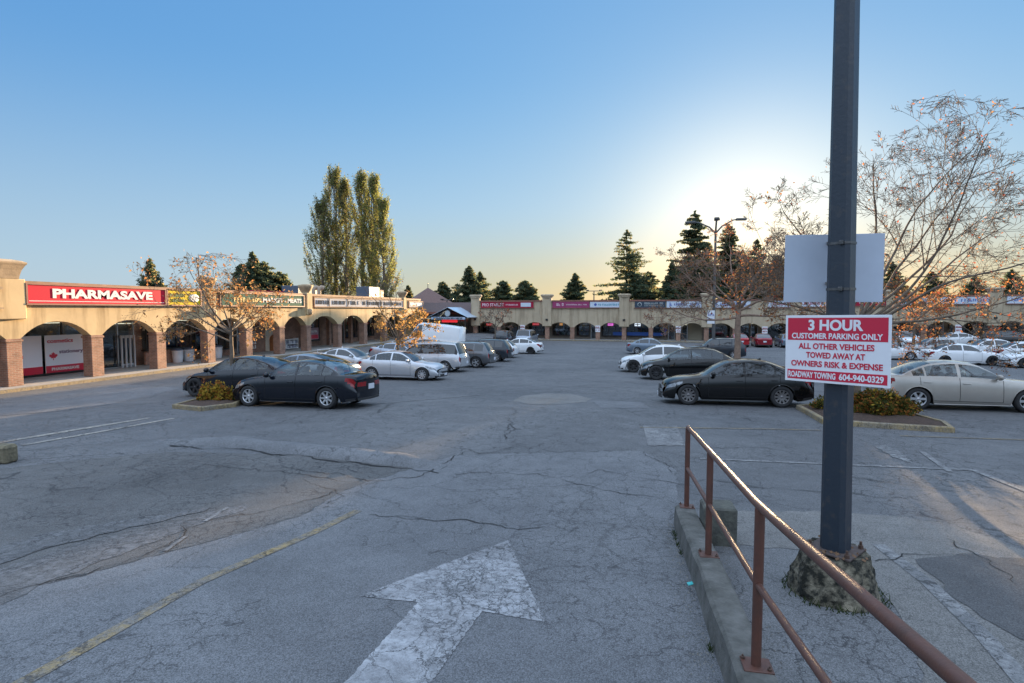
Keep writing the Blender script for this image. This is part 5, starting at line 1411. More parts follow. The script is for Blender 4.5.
# plane of the sign in camera terms runs (lat .527, depth -.67); its face looks left and back to the viewer
su = Vector((*C(.527, -.67), 0)).normalized(); sang = math.atan2(su.y, su.x)
lp = thing('lamp_pole', 'tall blue grey square steel pole on a crumbling mossy footing, carrying the parking signs', 'lamp pole', (pl.x, pl.y, gz))
ft = EYE - 2.21 - gz                       # footing top above ground
def oct_(w_, c): h = w_ / 2; return [(-h + c, -h), (h - c, -h), (h, -h + c), (h, h - c), (h - c, h), (-h + c, h), (-h, h - c), (-h, -h + c)]
lean = Matrix.Rotation(R(0.55), 4, Vector((-SA, CA, 0))) 
Mp = Matrix.Translation((0, 0, ft)) @ Matrix.Rotation(-R(.75), 4, Vector((-SA, CA, 0)).normalized()) @ Matrix.Rotation(sang, 4, 'Z')
m = MB(); a8, b8 = oct_(.212, .036), oct_(.128, .024); m.add([Mp @ Vector((x, y, .02)) for x, y in a8] + [Mp @ Vector((x, y, 9.0)) for x, y in b8], [tuple(range(8))[::-1], tuple(range(8, 16))] + [(i, (i + 1) % 8, 8 + (i + 1) % 8, 8 + i) for i in range(8)]); po = m.build('pole', POLE, lp)
m = MB(); m.bbox(-.19, .19, -.19, .19, 0, .02, .004, M=Mp); m.build('base_plate', pbr('rust plate', (0.07, 0.05, 0.045), 0.8, var=0.3, vscale=15), po)
for sx in (-1, 1):
    for sy in (-1, 1):
        m = MB(); m.lathe([(.022, .02), (.022, .05), (.012, .052), (.012, .085)], 6, Mp @ Matrix.Translation((sx * .155, sy * .155, 0)), smooth=False); m.build('anchor_bolt', BOLT, po)
for py_ in (243, 289):
    hz_ = P(843, py_, 4.9).z - gz - ft; k_ = .212 - (.212 - .128) * hz_ / 9
    m = MB(); m.prism(oct_(k_ + .012, .036), hz_ - .011, hz_ + .011, M=Mp); m.bbox(.02, .055, -k_ / 2 - .03, -k_ / 2 - .006, hz_ - .018, hz_ + .018, .004, M=Mp); m.build('strap', pbr('pole strap', (0.10, 0.10, 0.10), 0.45, 0.7, var=.3, vscale=20), lp)
# footing: broken round concrete drum
rn = random.Random(12); vs = []; nn_ = 48; lv = [(-.15, .37)] + [(ft * k / 11 * .97, .372 - .10 * (k / 11) ** 1.5) for k in range(12)] + [(ft, .262)]
from mathutils import noise as mnoise
for z, r_ in lv:
    for k in range(nn_):
        a = 2 * math.pi * k / nn_
        v_ = Vector((math.cos(a) * 1.2, math.sin(a) * 1.2, z * 2.2))
        q = r_ * (1 + (.09) * mnoise.noise(v_) + .07 * mnoise.noise(v_ * 2.7) + .055 * mnoise.noise(v_ * 6.1)) + rn.uniform(-.009, .009)
        vs.append((math.cos(a) * q, math.sin(a) * q, z + .05 * mnoise.noise(v_ * 3.3) * (0 < z)))
m = MB(); m.add(vs, [(i * nn_ + k, i * nn_ + (k + 1) % nn_, (i + 1) * nn_ + (k + 1) % nn_, (i + 1) * nn_ + k) for i in range(len(lv) - 1) for k in range(nn_)], 0, False)
m.add(vs[-nn_:], [tuple(range(nn_))]); m.build('footing', MOSSY, lp)
# lamp arms far above the frame
m = MB()
for a in (0, math.pi):
    m.tube([Mp @ Vector((0, 0, 8.9)), Mp @ Vector((1.0 * math.cos(a), 0, 9.3)), Mp @ Vector((2.0 * math.cos(a), 0, 9.4))], .05, 8)
m.build('lamp_arm', POLE, lp)
# debris and dead leaves on the footing top
m = MB(); r = random.Random(3)
for k in range(34):
    a = r.uniform(0, 6.28); q = r.uniform(.13, .27); c = Vector((math.cos(a) * q, math.sin(a) * q, ft + .012 + r.uniform(0, .02)))
    u = Vector((r.uniform(-1, 1), r.uniform(-1, 1), r.uniform(-.3, .5))).normalized() * .016; v = u.orthogonal().normalized() * .010
    m.quad(c - u - v, c + u - v, c + u + v, c - u + v)
m.build('dead_leaves', pbr('dead leaf', (0.13, 0.07, 0.035), 0.8), lp)

def plate(name, label, cat, tl, tr, dl, dr, hgt, th, matf, extra=0.0):
    """a flat plate from its two top corners (pixel, depth)"""
    a, b = P(*tl, dl), P(*tr, dr); z = (a.z + b.z) / 2
    u = (b - a); u.z = 0; wd = u.length; u.normalize()
    c = (a + b) / 2; c.z = z - hgt / 2
    back = Vector((-u.y, u.x, 0))
    c += back * extra
    o = thing(name, label, cat, c, math.atan2(u.y, u.x))
    return o, wd
s, wd = plate('parking_sign', 'red and white 3 HOUR customer parking sign on the blue grey pole', 'sign', (786.4, 315.2), (892.7, 314.6), 5.154, 4.485, .61, .006, None)
s.rotation_euler = (0, R(-.9), s.rotation_euler.z)
hh = .605
SW = pbr('sign white', (0.70, 0.71, 0.74), 0.35, var=.03); SR = pbr('sign red', (0.52, 0.018, 0.05), 0.35)
m = MB(); m.bbox(-wd / 2, wd / 2, 0, .006, -hh / 2, hh / 2, .002); m.build('panel', SW, s)
m = MB(); e = .022; m.box(-wd / 2 + e, wd / 2 - e, -.0015, -.0003, hh / 2 - .225, hh / 2 - e); m.build('red_header', SR, s)
m = MB(); m.box(-wd / 2 + e, wd / 2 - e, -.0015, -.0003, -hh / 2 + e, -hh / 2 + .108); m.build('red_footer', SR, s)
text('3 HOUR', wd * .52, .098, SW, s, (0, -.0028, hh / 2 - .088), bold=.035, ext=.001)
text('CUSTOMER PARKING ONLY', wd * .86, .052, SW, s, (0, -.0028, hh / 2 - .185), bold=.025, ext=.001)
text('ALL OTHER VEHICLES', wd * .72, .054, SR, s, (0, -.0018, .025), bold=.03, ext=.001)
text('TOWED AWAY AT', wd * .56, .054, SR, s, (0, -.0018, -.055), bold=.03, ext=.001)
text('OWNERS RISK & EXPENSE', wd * .87, .054, SR, s, (0, -.0018, -.135), bold=.03, ext=.001)
text('ROADWAY TOWING', wd * .475, .056, SW, s, (-wd * .225, -.0028, -hh / 2 + .065), bold=.03, ext=.001)
text('604-940-0329', wd * .40, .058, SW, s, (wd * .245, -.0028, -hh / 2 + .065), bold=.03, ext=.001)
b2, wd2 = plate('blank_sign', 'blank pale grey back of a sign fixed behind the blue grey pole', 'sign', (787.5, 235.6), (888.7, 230.6), 5.22, 5.08, .64, .006, None, .06)
m = MB(); m.bbox(-wd2 / 2, wd2 / 2, 0, .006, -.318, .318, .002); m.build('panel', pbr('sign back', (0.40, 0.45, 0.53), 0.4, var=.06, vscale=2), b2)
STEEL = pbr('strap steel', (0.32, 0.31, 0.30), 0.4, 0.8, var=.3, vscale=20)
for zz in (.235, -.14):
    m = MB(); m.box(-.07, .07, -.022, -.001, zz - .012, zz + .012); st_ = m.build('strap', STEEL, b2)
    m = MB(); m.lathe([(.016, 0), (.016, .02), (.006, .022), (.006, .05)], 8, Matrix.Translation((.04, -.022, zz)) @ Matrix.Rotation(R(90), 4, 'X')); m.build('bolt', BOLT, st_)

# ------------------------------------------------------------------ planted islands
SOIL = pbr('bark mulch', (0.030, 0.018, 0.012), 1.0, col2=(0.085, 0.05, 0.035), vscale=14, vdetail=8, bump=1.0, bscale=40)
def island(pts, mat, hgt=.13, wd=.16, crown=.07):
    w = [G(*p).to_2d() if len(p) == 2 and not isinstance(p, Vector) else p for p in pts]
    if sum(a.x * b.y - b.x * a.y for a, b in zip(w, w[1:] + w[:1])) < 0: w = w[::-1]
    n = len(w); inn = []
    for i in range(n):
        a, b, c = w[i - 1], w[i], w[(i + 1) % n]
        d1, d2 = (b - a).normalized(), (c - b).normalized()
        n1, n2 = Vector((-d1.y, d1.x)), Vector((-d2.y, d2.x)); bi = (n1 + n2); bi = bi / max(.35, bi.length_squared / 2) / 1.0
        inn.append(b + bi * wd * .72)
    m = MB()
    for i in range(n):
        j = (i + 1) % n
        k_ = max(1, int((w[j] - w[i]).length / 1.2))
        for q in range(k_):
            f0, f1 = q / k_ + .004, (q + 1) / k_ - .004
            o0_, o1_ = w[i].lerp(w[j], f0), w[i].lerp(w[j], f1); i0, i1 = inn[i].lerp(inn[j], f0), inn[i].lerp(inn[j], f1)
            def z(p, h): return (p.x, p.y, T(p.x, p.y) + h)
            m.add([z(o0_, -.1), z(o1_, -.1), z(o1_, hgt - .02), z(o0_, hgt - .02), z(o0_.lerp(i0, .15), hgt), z(o1_.lerp(i1, .15), hgt), z(i0, hgt), z(i1, hgt), z(i0, 0), z(i1, 0)],
                  [(0, 1, 2, 3), (3, 2, 5, 4), (4, 5, 7, 6), (6, 7, 9, 8), (0, 3, 4, 6, 8), (1, 9, 7, 5, 2)])
    tag(m.build('island_kerb', mat), kind='structure')
    c = sum(inn, Vector((0, 0))) / n
    m = MB(); m.add([(p.x, p.y, T(p.x, p.y) + hgt - .03) for p in inn] + [((p.x + c.x) / 2, (p.y + c.y) / 2, T((p.x + c.x) / 2, (p.y + c.y) / 2) + hgt + crown * .7) for p in inn] + [(c.x, c.y, T(c.x, c.y) + hgt + crown)],
        [(i, (i + 1) % n, n + (i + 1) % n, n + i) for i in range(n)] + [(n + i, n + (i + 1) % n, 2 * n) for i in range(n)], 0, True)
    tag(m.build('planting_bed', SOIL), kind='structure')
island([(172, 408.5), (201, 411.5), (236, 407), (252, 400), (246, 394), (222, 396), (200, 401)], KERBY)
island([(796, 409), (822, 424), (880, 428.5), (955, 433), (946, 426), (905, 415), (880, 409), (830, 406)], KERBY)
island([(716, 374), (738, 377), (775, 376), (800, 372), (790, 368), (735, 368)], KERBY)
island([(384, 373), (398, 376), (420, 374.5), (424, 371), (400, 369)], KERBY)
island([(900, 355), (925, 357), (950, 355), (935, 353), (905, 353)], KERBY)
# a strip of sandy soil lit behind the right island's shrub
# litter by the kerb wall
g = G(690, 585)
o = thing('litter', 'small scrap of turquoise plastic lying at the foot of the kerb wall', 'litter', (g.x, g.y, g.z + .006), .5)
m = MB(); m.add([(-.03, -.02, 0), (.03, -.015, .004), (.035, .02, .012), (-.02, .025, .006), (-.03, -.02, .004), (.03, -.015, .008), (.035, .02, .016), (-.02, .025, .01)], [(3, 2, 1, 0), (4, 5, 6, 7), (0, 1, 5, 4), (1, 2, 6, 5), (2, 3, 7, 6), (3, 0, 4, 7)]); m.build('scrap', pbr('turquoise plastic', (0.05, 0.45, 0.45), 0.4), o)
# fallen paint flakes and pebbles near the kerb: loose gravel
rnd = random.Random(77); m = MB()
for k in range(900):
    d = rnd.uniform(1.6, 7.2)
    lat = rl(d) - .17 - abs(rnd.gauss(0, .10)) if rnd.random() < .55 else rl(d) + .13 + abs(rnd.gauss(0, .25))
    x, y = C(lat, d); z = T(x, y) + .006; s_ = rnd.uniform(.003, .010)
    m.add([(x - s_, y, z), (x + s_ * .7, y - s_, z), (x + s_ * .5, y + s_, z), (x, y, z + s_ * 1.1)], [(0, 1, 3), (1, 2, 3), (2, 0, 3)])
tag(m.build('loose_gravel', pbr('grit', (0.20, 0.19, 0.17), 0.9, var=.4, vscale=30)), 'loose grit gathered along the kerb wall', 'grit', kind='stuff')
m = MB(); rnd = random.Random(5)
GRASS = leafmat('kerb grass', (0.035, 0.05, 0.018), .3)
for c_ in (6.6, 6.45, 5.95, 4.0, 3.5, 3.35, 2.9, 6.2):
    for k in range(26):
        d = c_ + rnd.gauss(0, .05); lat = rl(d) - .172 - abs(rnd.gauss(0, .015)); x, y = C(lat, d); z = T(x, y); a = rnd.uniform(0, 6.28); h = rnd.uniform(.02, .06)
        m.add([(x - .004, y, z), (x + .004, y, z), (x + math.cos(a) * .03, y + math.sin(a) * .03, z + h)], [(0, 1, 2)])
for k in range(220):
    a0 = rnd.uniform(0, 6.28); q = rnd.uniform(.36, .45); x, y = pl.x + math.cos(a0) * q, pl.y + math.sin(a0) * q; z = T(x, y); a = rnd.uniform(0, 6.28); h = rnd.uniform(.02, .09)
    m.add([(x - .005, y, z), (x + .005, y, z), (x + math.cos(a) * .04, y + math.sin(a) * .04, z + h)], [(0, 1, 2)])
tag(m.build('kerb_weeds', GRASS), 'small green weeds at the foot of the kerb wall and the pole footing', 'weeds', kind='stuff')

# ------------------------------------------------------------------ far lamp posts
LPM = pbr('lamp post grey', (0.09, 0.09, 0.09), 0.5, 0.3)
g = G(713, 357); d_ = -g.x * SA + g.y * CA
tz = P(713, 232, d_).z
o = thing('lamp_post', 'tall lamp post with four heads standing against the setting sun', 'lamp post', g)
m = MB(); m.tube([(0, 0, 0), (0, 0, tz - g.z)], [.14, .09], 10); pp = m.build('post', LPM, o)
m = MB(); m.lathe([(.36, 0), (.36, .55), (.3, .6)], 14); m.build('footing', CONC, o)
for k, (a, ln, up_) in enumerate(((R(8), 1.7, .95), (R(172), 1.7, .85), (R(80), 1.6, 1.3), (R(-95), 1.7, 0.7))):
    h = tz - g.z; e = Vector((math.cos(a), math.sin(a), 0))
    m = MB(); m.tube([Vector((0, 0, h - .1)), e * .5 + Vector((0, 0, h + up_ * .5)), e * ln * .8 + Vector((0, 0, h + up_)), e * ln + Vector((0, 0, h + up_ + .05))], [.075, .065, .055, .05], 8); ar = m.build('arm', LPM, o)
    m = MB(); Mx = Matrix.Translation(e * (ln + .3) + Vector((0, 0, h + up_ + .05))) @ Matrix.Rotation(a, 4, 'Z'); m.bbox(-.42, .42, -.17, .17, -.09, .09, .04, M=Mx); m.build('lamp_head', LPM, ar)
s = thing('notice_sign', 'white notice plate fixed on the tall far lamp post', 'notice', P(711, 317, d_ - .3), R(10))
m = MB(); m.bbox(-.3, .3, 0, .02, -.55, .55, .004); m.build('panel', NW, s)
m = MB(); glyphs(m, -.22, .24, .1, .3, -.022, 5); glyphs(m, -.22, .24, -.3, -.12, -.022, 6); m.build('lettering', LB, s)
for px, py, dd, hh_ in ((594, 291, 95, 1.2), (447, 300, 88, 0.9)):
    p = P(px, py, dd); gz_ = T(p.x, p.y)
    o = thing('lamp_post', 'distant thin lamp post with a crossbar beyond the far roof' if px > 500 else 'distant thin mast beside the pyramid roof', 'lamp post', (p.x, p.y, gz_))
    m = MB(); m.tube([(0, 0, 0), (0, 0, p.z - gz_)], [.13, .08], 8); m.build('post', LPM, o)
    m = MB(); m.tube([(-hh_, 0, p.z - gz_), (hh_, 0, p.z - gz_)], .07, 6); m.bbox(-hh_ - .2, -hh_ + .3, -.15, .15, p.z - gz_ + .05, p.z - gz_ + .2, .02); m.bbox(hh_ - .3, hh_ + .2, -.15, .15, p.z - gz_ + .05, p.z - gz_ + .2, .02); m.build('crossbar', LPM, o)
# ------------------------------------------------------------------ trees and shrubs
BARK = pbr('grey brown bark', (0.13, 0.10, 0.075), 0.95, var=0.35, vscale=6, bump=0.6, bscale=18)
BARKD = pbr('dark bark', (0.06, 0.045, 0.035), 0.95, var=0.3, vscale=5, bump=0.5)
def leafmesh(name, pts, size, mats, parent, seed, aspect=1.6, droop=None, weights=None, up=0.0):
    """one small pointed leaf face at every point"""
    rg = np.random.default_rng(seed); n = len(pts); p = np.asarray(pts, float)
    u = rg.normal(size=(n, 3)); u[:, 2] += up
    u /= np.linalg.norm(u, axis=1)[:, None]
    w = rg.normal(size=(n, 3)); v = np.cross(u, w); v /= np.linalg.norm(v, axis=1)[:, None]
    sz = (np.asarray(size) if hasattr(size, '__len__') else size) * rg.uniform(.6, 1.35, n)
    a = u * (sz * aspect / 2)[:, None]; b = v * (sz / 2)[:, None]
    V_ = np.stack([p - a, p + b * .9, p + a, p - b * .9], 1).reshape(-1, 3)
    me = bpy.data.meshes.new(name)
    me.vertices.add(4 * n); me.vertices.foreach_set('co', V_.ravel())
    me.loops.add(4 * n); me.loops.foreach_set('vertex_index', np.arange(4 * n))
    me.polygons.add(n); me.polygons.foreach_set('loop_start', np.arange(0, 4 * n, 4)); me.polygons.foreach_set('loop_total', np.full(n, 4))
    for m_ in mats: me.materials.append(m_)
    k = len(mats); wts = weights or [1 / k] * k
    me.polygons.foreach_set('material_index', rg.choice(k, n, p=wts).astype(np.int32))
    me.update(); me.validate()
    o = bpy.data.objects.new(name, me); COL.objects.link(o); o.parent = parent
    return o

ZCAP = [99.0]
def grow(mb, r, p, d, ln, rad, level, maxl, tips, up=.12, wig=.16, kids=(5, 7), ratio=.55, ang=(28, 58), n0=.25, minr=.004):
    """one limb with its side limbs"""
    n = max(3, int(ln / .28)) if level < 3 else 3
    pts = [p.copy()]; dirs = []
    d = d.normalized(); q = p.copy()
    for k in range(n):
        d = (d + Vector((r.gauss(0, wig), r.gauss(0, wig), r.gauss(0, wig * .7) + up * .35))).normalized()
        if q.z > ZCAP[0] and d.z > -.1: d.z = -.12; d.normalize()
        q = q + d * (ln / n); pts.append(q.copy()); dirs.append(d.copy())
    rs = [max(minr, rad * (1 - .78 * (k / n) ** .9)) for k in range(n + 1)]
    mb.tube(pts, rs, 7 if level == 0 else (5 if level == 1 else 3), caps=False)
    if level >= maxl - 1:
        for k in range(1, n + 1): tips.append(pts[k].copy())
    if level >= maxl:
        tips.append(pts[-1].copy()); return
    nk = r.randint(*kids)
    for k in range(nk):
        f = n0 + (1 - n0) * (k + r.uniform(.1, .9)) / nk; i = min(n - 1, int(f * n)); b = pts[i].lerp(pts[i + 1], f * n - i)
        dd = dirs[i]; a = R(r.uniform(*ang)); ax = dd.orthogonal().normalized(); ax.rotate(Quaternion(dd, r.uniform(0, 2 * math.pi)))
        nd_ = dd.copy(); nd_.rotate(Quaternion(ax, a))
        grow(mb, r, b, nd_, ln * ratio * r.uniform(.7, 1.2) * (1.15 - .5 * f), rs[i] * .58, level + 1, maxl, tips, up, wig, kids, ratio, ang, n0, minr)

def broadleaf(name, label, g, seed, trunk_h, trunk_r, limbs, maxl, leaf, mats, nleaf, weights=None, cat='tree', group=None, up=.12, kids=(5, 7), lean=(0, 0), ratio=.55, spreadleaf=.08, zlim=None, minr=.004, bark=None, wig=.16, zcap=99.0):
    """limbs: list of (height fraction, azimuth deg, elevation deg, length)"""
    ZCAP[0] = zcap
    r = random.Random(seed); root = thing(name, label, cat, g, 0, group)
    m = MB(); tips = []
    n = 8; pts = []
    for k in range(n + 1):
        f = k / n; pts.append(Vector((lean[0] * f + r.gauss(0, .012), lean[1] * f + r.gauss(0, .012), trunk_h * f - .05 * (k == 0))))
    m.tube(pts, [trunk_r * (1.35 if k == 0 else 1 - .35 * k / n) for k in range(n + 1)], 10, caps=False)
    for f, az, el, ln in limbs:
        i = min(n - 1, int(f * n)); b = pts[i].lerp(pts[i + 1], f * n - i)
        d = Vector((math.cos(R(az)) * math.cos(R(el)), math.sin(R(az)) * math.cos(R(el)), math.sin(R(el))))
        grow(m, r, b, d, ln, trunk_r * .42 * min(1, ln / 3 + .3), 1, maxl, tips, up, wig, kids, ratio, minr=minr)
    ZCAP[0] = 99.0
    m.build('trunk', bark or BARK, root)
    rg = np.random.default_rng(seed)
    t = np.array([tuple(p) for p in tips])
    if zlim is not None:
        w_ = zlim(t); keep = rg.uniform(size=len(t)) < w_; t = t[keep]
    idx = rg.integers(0, len(t), nleaf); lp_ = t[idx] + rg.normal(scale=spreadleaf, size=(nleaf, 3))
    leafmesh('crown', lp_, leaf, mats, root, seed, weights=weights)
    return root

LO = [leafmat('leaf orange brown', (0.25, 0.115, 0.045), .5), leafmat('leaf tan', (0.27, 0.165, 0.08), .5), leafmat('leaf olive', (0.15, 0.105, 0.05), .45)]
LR = [leafmat('leaf rust red', (0.20, 0.05, 0.03), .5), leafmat('leaf copper', (0.30, 0.12, 0.05), .5), leafmat('bud brown', (0.12, 0.065, 0.045), .4)]
LY = [leafmat('leaf ochre', (0.32, 0.20, 0.075), .45), leafmat('leaf amber', (0.28, 0.15, 0.06), .45), LO[2]]
random.seed(3)
# azimuths are in the lot's frame: 0 = along the far arcade to the right, 90 = away
g = G(233, 397)
broadleaf('street_tree', 'small half bare tree with orange leaves on the left planted island', g + Vector((0, 0, .1)), 21, 2.35, .085,
    [(.98, 165, 48, 1.9), (.98, 60, 58, 1.7), (.92, 200, 26, 2.8), (.9, 178, 30, 3.0), (.95, 10, 40, 1.9), (.88, 350, 22, 1.7), (.9, 250, 35, 2.2), (.9, 120, 35, 2.4), (.8, 185, 12, 2.6), (1.0, 300, 60, 1.2), (.97, 192, 24, 4.0), (.93, 172, 16, 4.0)],
    4, .06, LO, 2500, (.26, .42, .32), zcap=4.7, wig=.11, up=.04, kids=(4, 6), spreadleaf=.07, group='street trees in the lot')
g = G(398, 372)
broadleaf('street_tree', 'small tree with ochre leaves on its right half, before the white van', g + Vector((0, 0, .1)), 5, 1.9, .10,
    [(.95, 170, 55, 1.9), (.98, 90, 70, 3.6), (.95, 0, 35, 2.2), (.9, 330, 20, 2.0), (.9, 200, 40, 1.8), (.85, 20, 18, 2.2), (1, 250, 75, 3.8), (.9, 150, 30, 1.7)],
    4, .10, LY, 1300, (.45, .3, .25), up=.05, kids=(4, 6), spreadleaf=.08, zlim=lambda t: np.where((t[:, 2] < 3.6), np.where(t[:, 0] > .1, 1.0, .25), .02), group='street trees in the lot')
g = G(487, 350)
broadleaf('street_tree', 'slim bare young tree beside the first far arches', Vector((g.x, g.y + 3, g.z)), 8, 2.2, .10,
    [(.9, 170, 60, 2.0), (.98, 90, 75, 2.4), (.95, 0, 50, 2.2), (.9, 330, 40, 1.8), (.9, 200, 45, 1.8), (.7, 30, 35, 1.6)],
    4, .09, LR, 350, None, up=.1, kids=(4, 5), minr=.012, group='street trees in the lot')
g = G(737, 371)
broadleaf('street_tree', 'wide bare brown tree with a pale trunk, on the middle island before the sun', g + Vector((0, 0, .1)), 33, 3.9, .21,
    [(.98, 95, 72, 4.2), (.95, 170, 36, 4.5), (.95, 5, 40, 4.4), (.9, 200, 24, 4.2), (.9, 335, 26, 4.2), (.88, 60, 45, 3.7), (.9, 130, 50, 4.2), (.92, 280, 40, 3.4), (.8, 185, 6, 4.2), (.82, 350, 10, 4.2), (1, 20, 62, 4.3), (1, 240, 60, 3.6)],
    5, .06, [LR[0], LR[1], LO[1]], 3900, (.15, .45, .4), up=.03, kids=(4, 6), spreadleaf=.08, minr=.008, ratio=.55, group='street trees in the lot', bark=pbr('pale brown bark', (0.22, 0.15, 0.11), 0.95, var=0.3, vscale=5, bump=0.5))
g = G(866, 413)
broadleaf('street_tree', 'large spreading tree with sparse rusty leaves, right behind the blue grey pole', Vector((g.x - .25, g.y, g.z + .12)), 46, 2.6, .115,
    [(.98, 95, 74, 4.6), (1, 10, 62, 5.4), (.95, 12, 50, 5.0), (.95, 350, 40, 5.4), (.92, 2, 30, 5.6), (.9, 325, 22, 4.6), (.9, 20, 24, 5.4), (.92, 172, 44, 3.6), (.9, 190, 28, 3.3), (.95, 60, 50, 4.2), (.9, 250, 36, 3.0), (.88, 5, 10, 4.4), (.86, 40, 10, 3.8), (.9, 155, 60, 3.8), (.93, 178, 62, 4.0)],
    5, .043, LO[:1] + LR[:2] + [LO[1]], 5200, (.30, .16, .26, .28), zcap=8.0, wig=.085, up=.02, kids=(4, 7), spreadleaf=.06, minr=.0045, ratio=.52,
    zlim=lambda t: np.clip(1.3 - (t[:, 2] - 2.2) / 1.9, .10, 1), group='street trees in the lot')
g = G(913, 356)
broadleaf('street_tree', 'thin young tree with orange leaves among the white cars', g + Vector((0, 0, .1)), 17, 3.4, .12,
    [(.95, 170, 45, 2.6), (.98, 90, 70, 2.6), (.95, 0, 40, 2.8), (.9, 330, 25, 2.6), (.9, 200, 30, 2.4), (.9, 30, 30, 2.6)],
    4, .13, [LY[1], LO[0], LO[1]], 1500, None, up=.05, kids=(4, 6), minr=.012, group='street trees in the lot')
# shrubs
def shrub(label, g, w_, d_, h_, n, mats, seed, size, wts=None):
    rg = np.random.default_rng(seed); root = thing('shrub', label, 'shrub', g)
    r = random.Random(seed); m = MB(); tips = []
    for k in range(16):
        a = r.uniform(0, 6.28); q = r.uniform(.2, 1)
        grow(m, r, Vector((math.cos(a) * w_ * .15, math.sin(a) * d_ * .15, 0)), Vector((math.cos(a) * w_ * q, math.sin(a) * d_ * q, h_ * 1.1)), h_ * r.uniform(.75, 1.15), .014, 2, 4, tips, .1, .2, (3, 5), .5)
    m.build('stems', BARKD, root)
    a = rg.uniform(0, 2 * np.pi, n); el = np.arccos(rg.uniform(0, 1, n)); rad = rg.uniform(.62, 1.0, n)
    lump = 1 + .22 * np.sin(a * 3 + seed) * np.sin(el * 4) + .12 * np.sin(a * 7 + el * 5) + rg.normal(scale=.05, size=n)
    p = np.stack([np.cos(a) * np.sin(el) * w_ * rad * lump, np.sin(a) * np.sin(el) * d_ * rad * lump, np.cos(el) * h_ * rad * lump + .06], 1)
    leafmesh('foliage', p, size, mats, root, seed, weights=wts, up=.3)
LS = [leafmat('shrub yellow', (0.36, 0.24, 0.04), .4), leafmat('shrub olive', (0.085, 0.075, 0.02), .3), leafmat('shrub orange', (0.26, 0.10, 0.03), .35), leafmat('shrub green', (0.045, 0.055, 0.018), .3)]
g = G(216, 404)
shrub('low yellow orange shrub at the foot of the left street tree', Vector((g.x, g.y, g.z + .12)), .62, .45, .46, 4600, LS, 3, .055, (.45, .2, .25, .1))
g = G(880, 419)
shrub('wide olive shrub with orange tips on the right planted island', Vector((g.x, g.y + .1, g.z + .12)), .84, .6, .52, 9000, LS, 4, .05, (.10, .40, .24, .26))
g = G(846, 414)
shrub('small low shrub at the left end of the right planted island', Vector((g.x - .3, g.y + .1, g.z + .1)), .6, .4, .3, 1700, LS, 6, .05, (.15, .4, .1, .35))
g = G(752, 372)
shrub('low dry brown ground shrub on the middle island', Vector((g.x, g.y, g.z + .1)), 1.1, .4, .3, 1800, [LS[2], LO[0], LS[1]], 9, .07)

# conifers
CN = [leafmat('needle dark', (0.06, 0.085, 0.058), .5), leafmat('needle green', (0.09, 0.115, 0.066), .55), leafmat('needle olive', (0.16, 0.135, 0.06), .6)]
def conifer(label, px, top, base_d, spread, seed, lo=.12, dens=1.0, gap=.15, name='conifer', leaf=.42, droop=.25, mats=CN, wts=(.4, .38, .22), pw=.85):
    p = P(px, top, base_d); gz_ = T(p.x, p.y); H = p.z - gz_
    spread *= 1.3; r = random.Random(seed); root = thing(name, label, 'tree', (p.x, p.y, gz_), 0, 'conifers beyond the arcades')
    m = MB(); m.tube([(0, 0, -.1), (r.gauss(0, .1), r.gauss(0, .1), H * .5), (0, 0, H)], [H * .016, H * .010, .02], 7, caps=False)
    pts = []; sz = []
    z = H * lo
    while z < H * .985:
        f = (z - H * lo) / (H * (1 - lo)); L0 = spread * (1 - f) ** pw * min(1, .55 + f * 3) + .12
        nb = r.randint(4, 6)
        for k in range(nb):
            if r.random() < gap: continue
            a = r.uniform(0, 6.28); ln = L0 * r.uniform(.55, 1.15); e = Vector((math.cos(a), math.sin(a), 0))
            q = []
            rise = r.uniform(.05, .3) * (1 if f > .5 else .4)
            for t in (0, .35, .7, 1): q.append(Vector((0, 0, z)) + e * ln * t + Vector((0, 0, ln * (rise * t - droop * t * t + .10 * t ** 3))))
            m.tube(q, [.05 * (1 - f) + .02, .03, .02, .008], 3, caps=False)
            nq = int((6 + ln * 9) * dens)
            for j in range(nq):
                t = (j + r.random()) / nq; t = .12 + .88 * t
                i = min(2, int(t * 3)); c = q[i].lerp(q[i + 1], t * 3 - i)
                side = Vector((-e.y, e.x, 0)) * r.gauss(0, .16 * ln * (1.1 - t) + .10)
                pts.append(tuple(c + side + Vector((0, 0, r.gauss(-.07, .09))))); sz.append(leaf * (1.1 - .4 * t) * (.55 + .5 * (1 - f)))
        z += H * .021 * r.uniform(.7, 1.3)
    for j in range(60): pts.append((r.gauss(0, .08), r.gauss(0, .08), H * r.uniform(.955, 1.0))); sz.append(leaf * .5)
    m.build('trunk', BARKD, root)
    leafmesh('crown', pts, np.array(sz), mats, root, seed, aspect=2.2, weights=wts, up=-.2)
    return root
conifer('tall open fir left of the sun, alone above the dark navy sign', 627, 230, 112, 6.6, 3, .16, .95, .22, leaf=.5, droop=.2, pw=.75)
conifer('tall dense fir just left of the far lamp post', 695, 211, 112, 6.2, 4, .1, 2.4, .0, leaf=.5, pw=.7)
conifer('fir with the low sun behind its crown, right of the far lamp post', 729, 224, 118, 4.8, 5, .1, 2.0, .02, leaf=.55, pw=.62)
conifer('shorter dark fir between the open fir and the lamp post fir', 672, 262, 105, 4.0, 6, .1, 1.2, .15, leaf=.5)
conifer('dense cone shaped conifer above the wine coloured sign', 575, 273, 108, 4.2, 7, .08, 2.0, .03, leaf=.48, droop=.15)
conifer('left fir of the pair behind the corner shop', 469, 266, 100, 4.8, 8, .1, 1.3, .1, leaf=.5)
conifer('right fir of the pair behind the corner shop', 480, 272, 104, 4.6, 9, .1, 1.2, .14, leaf=.5)
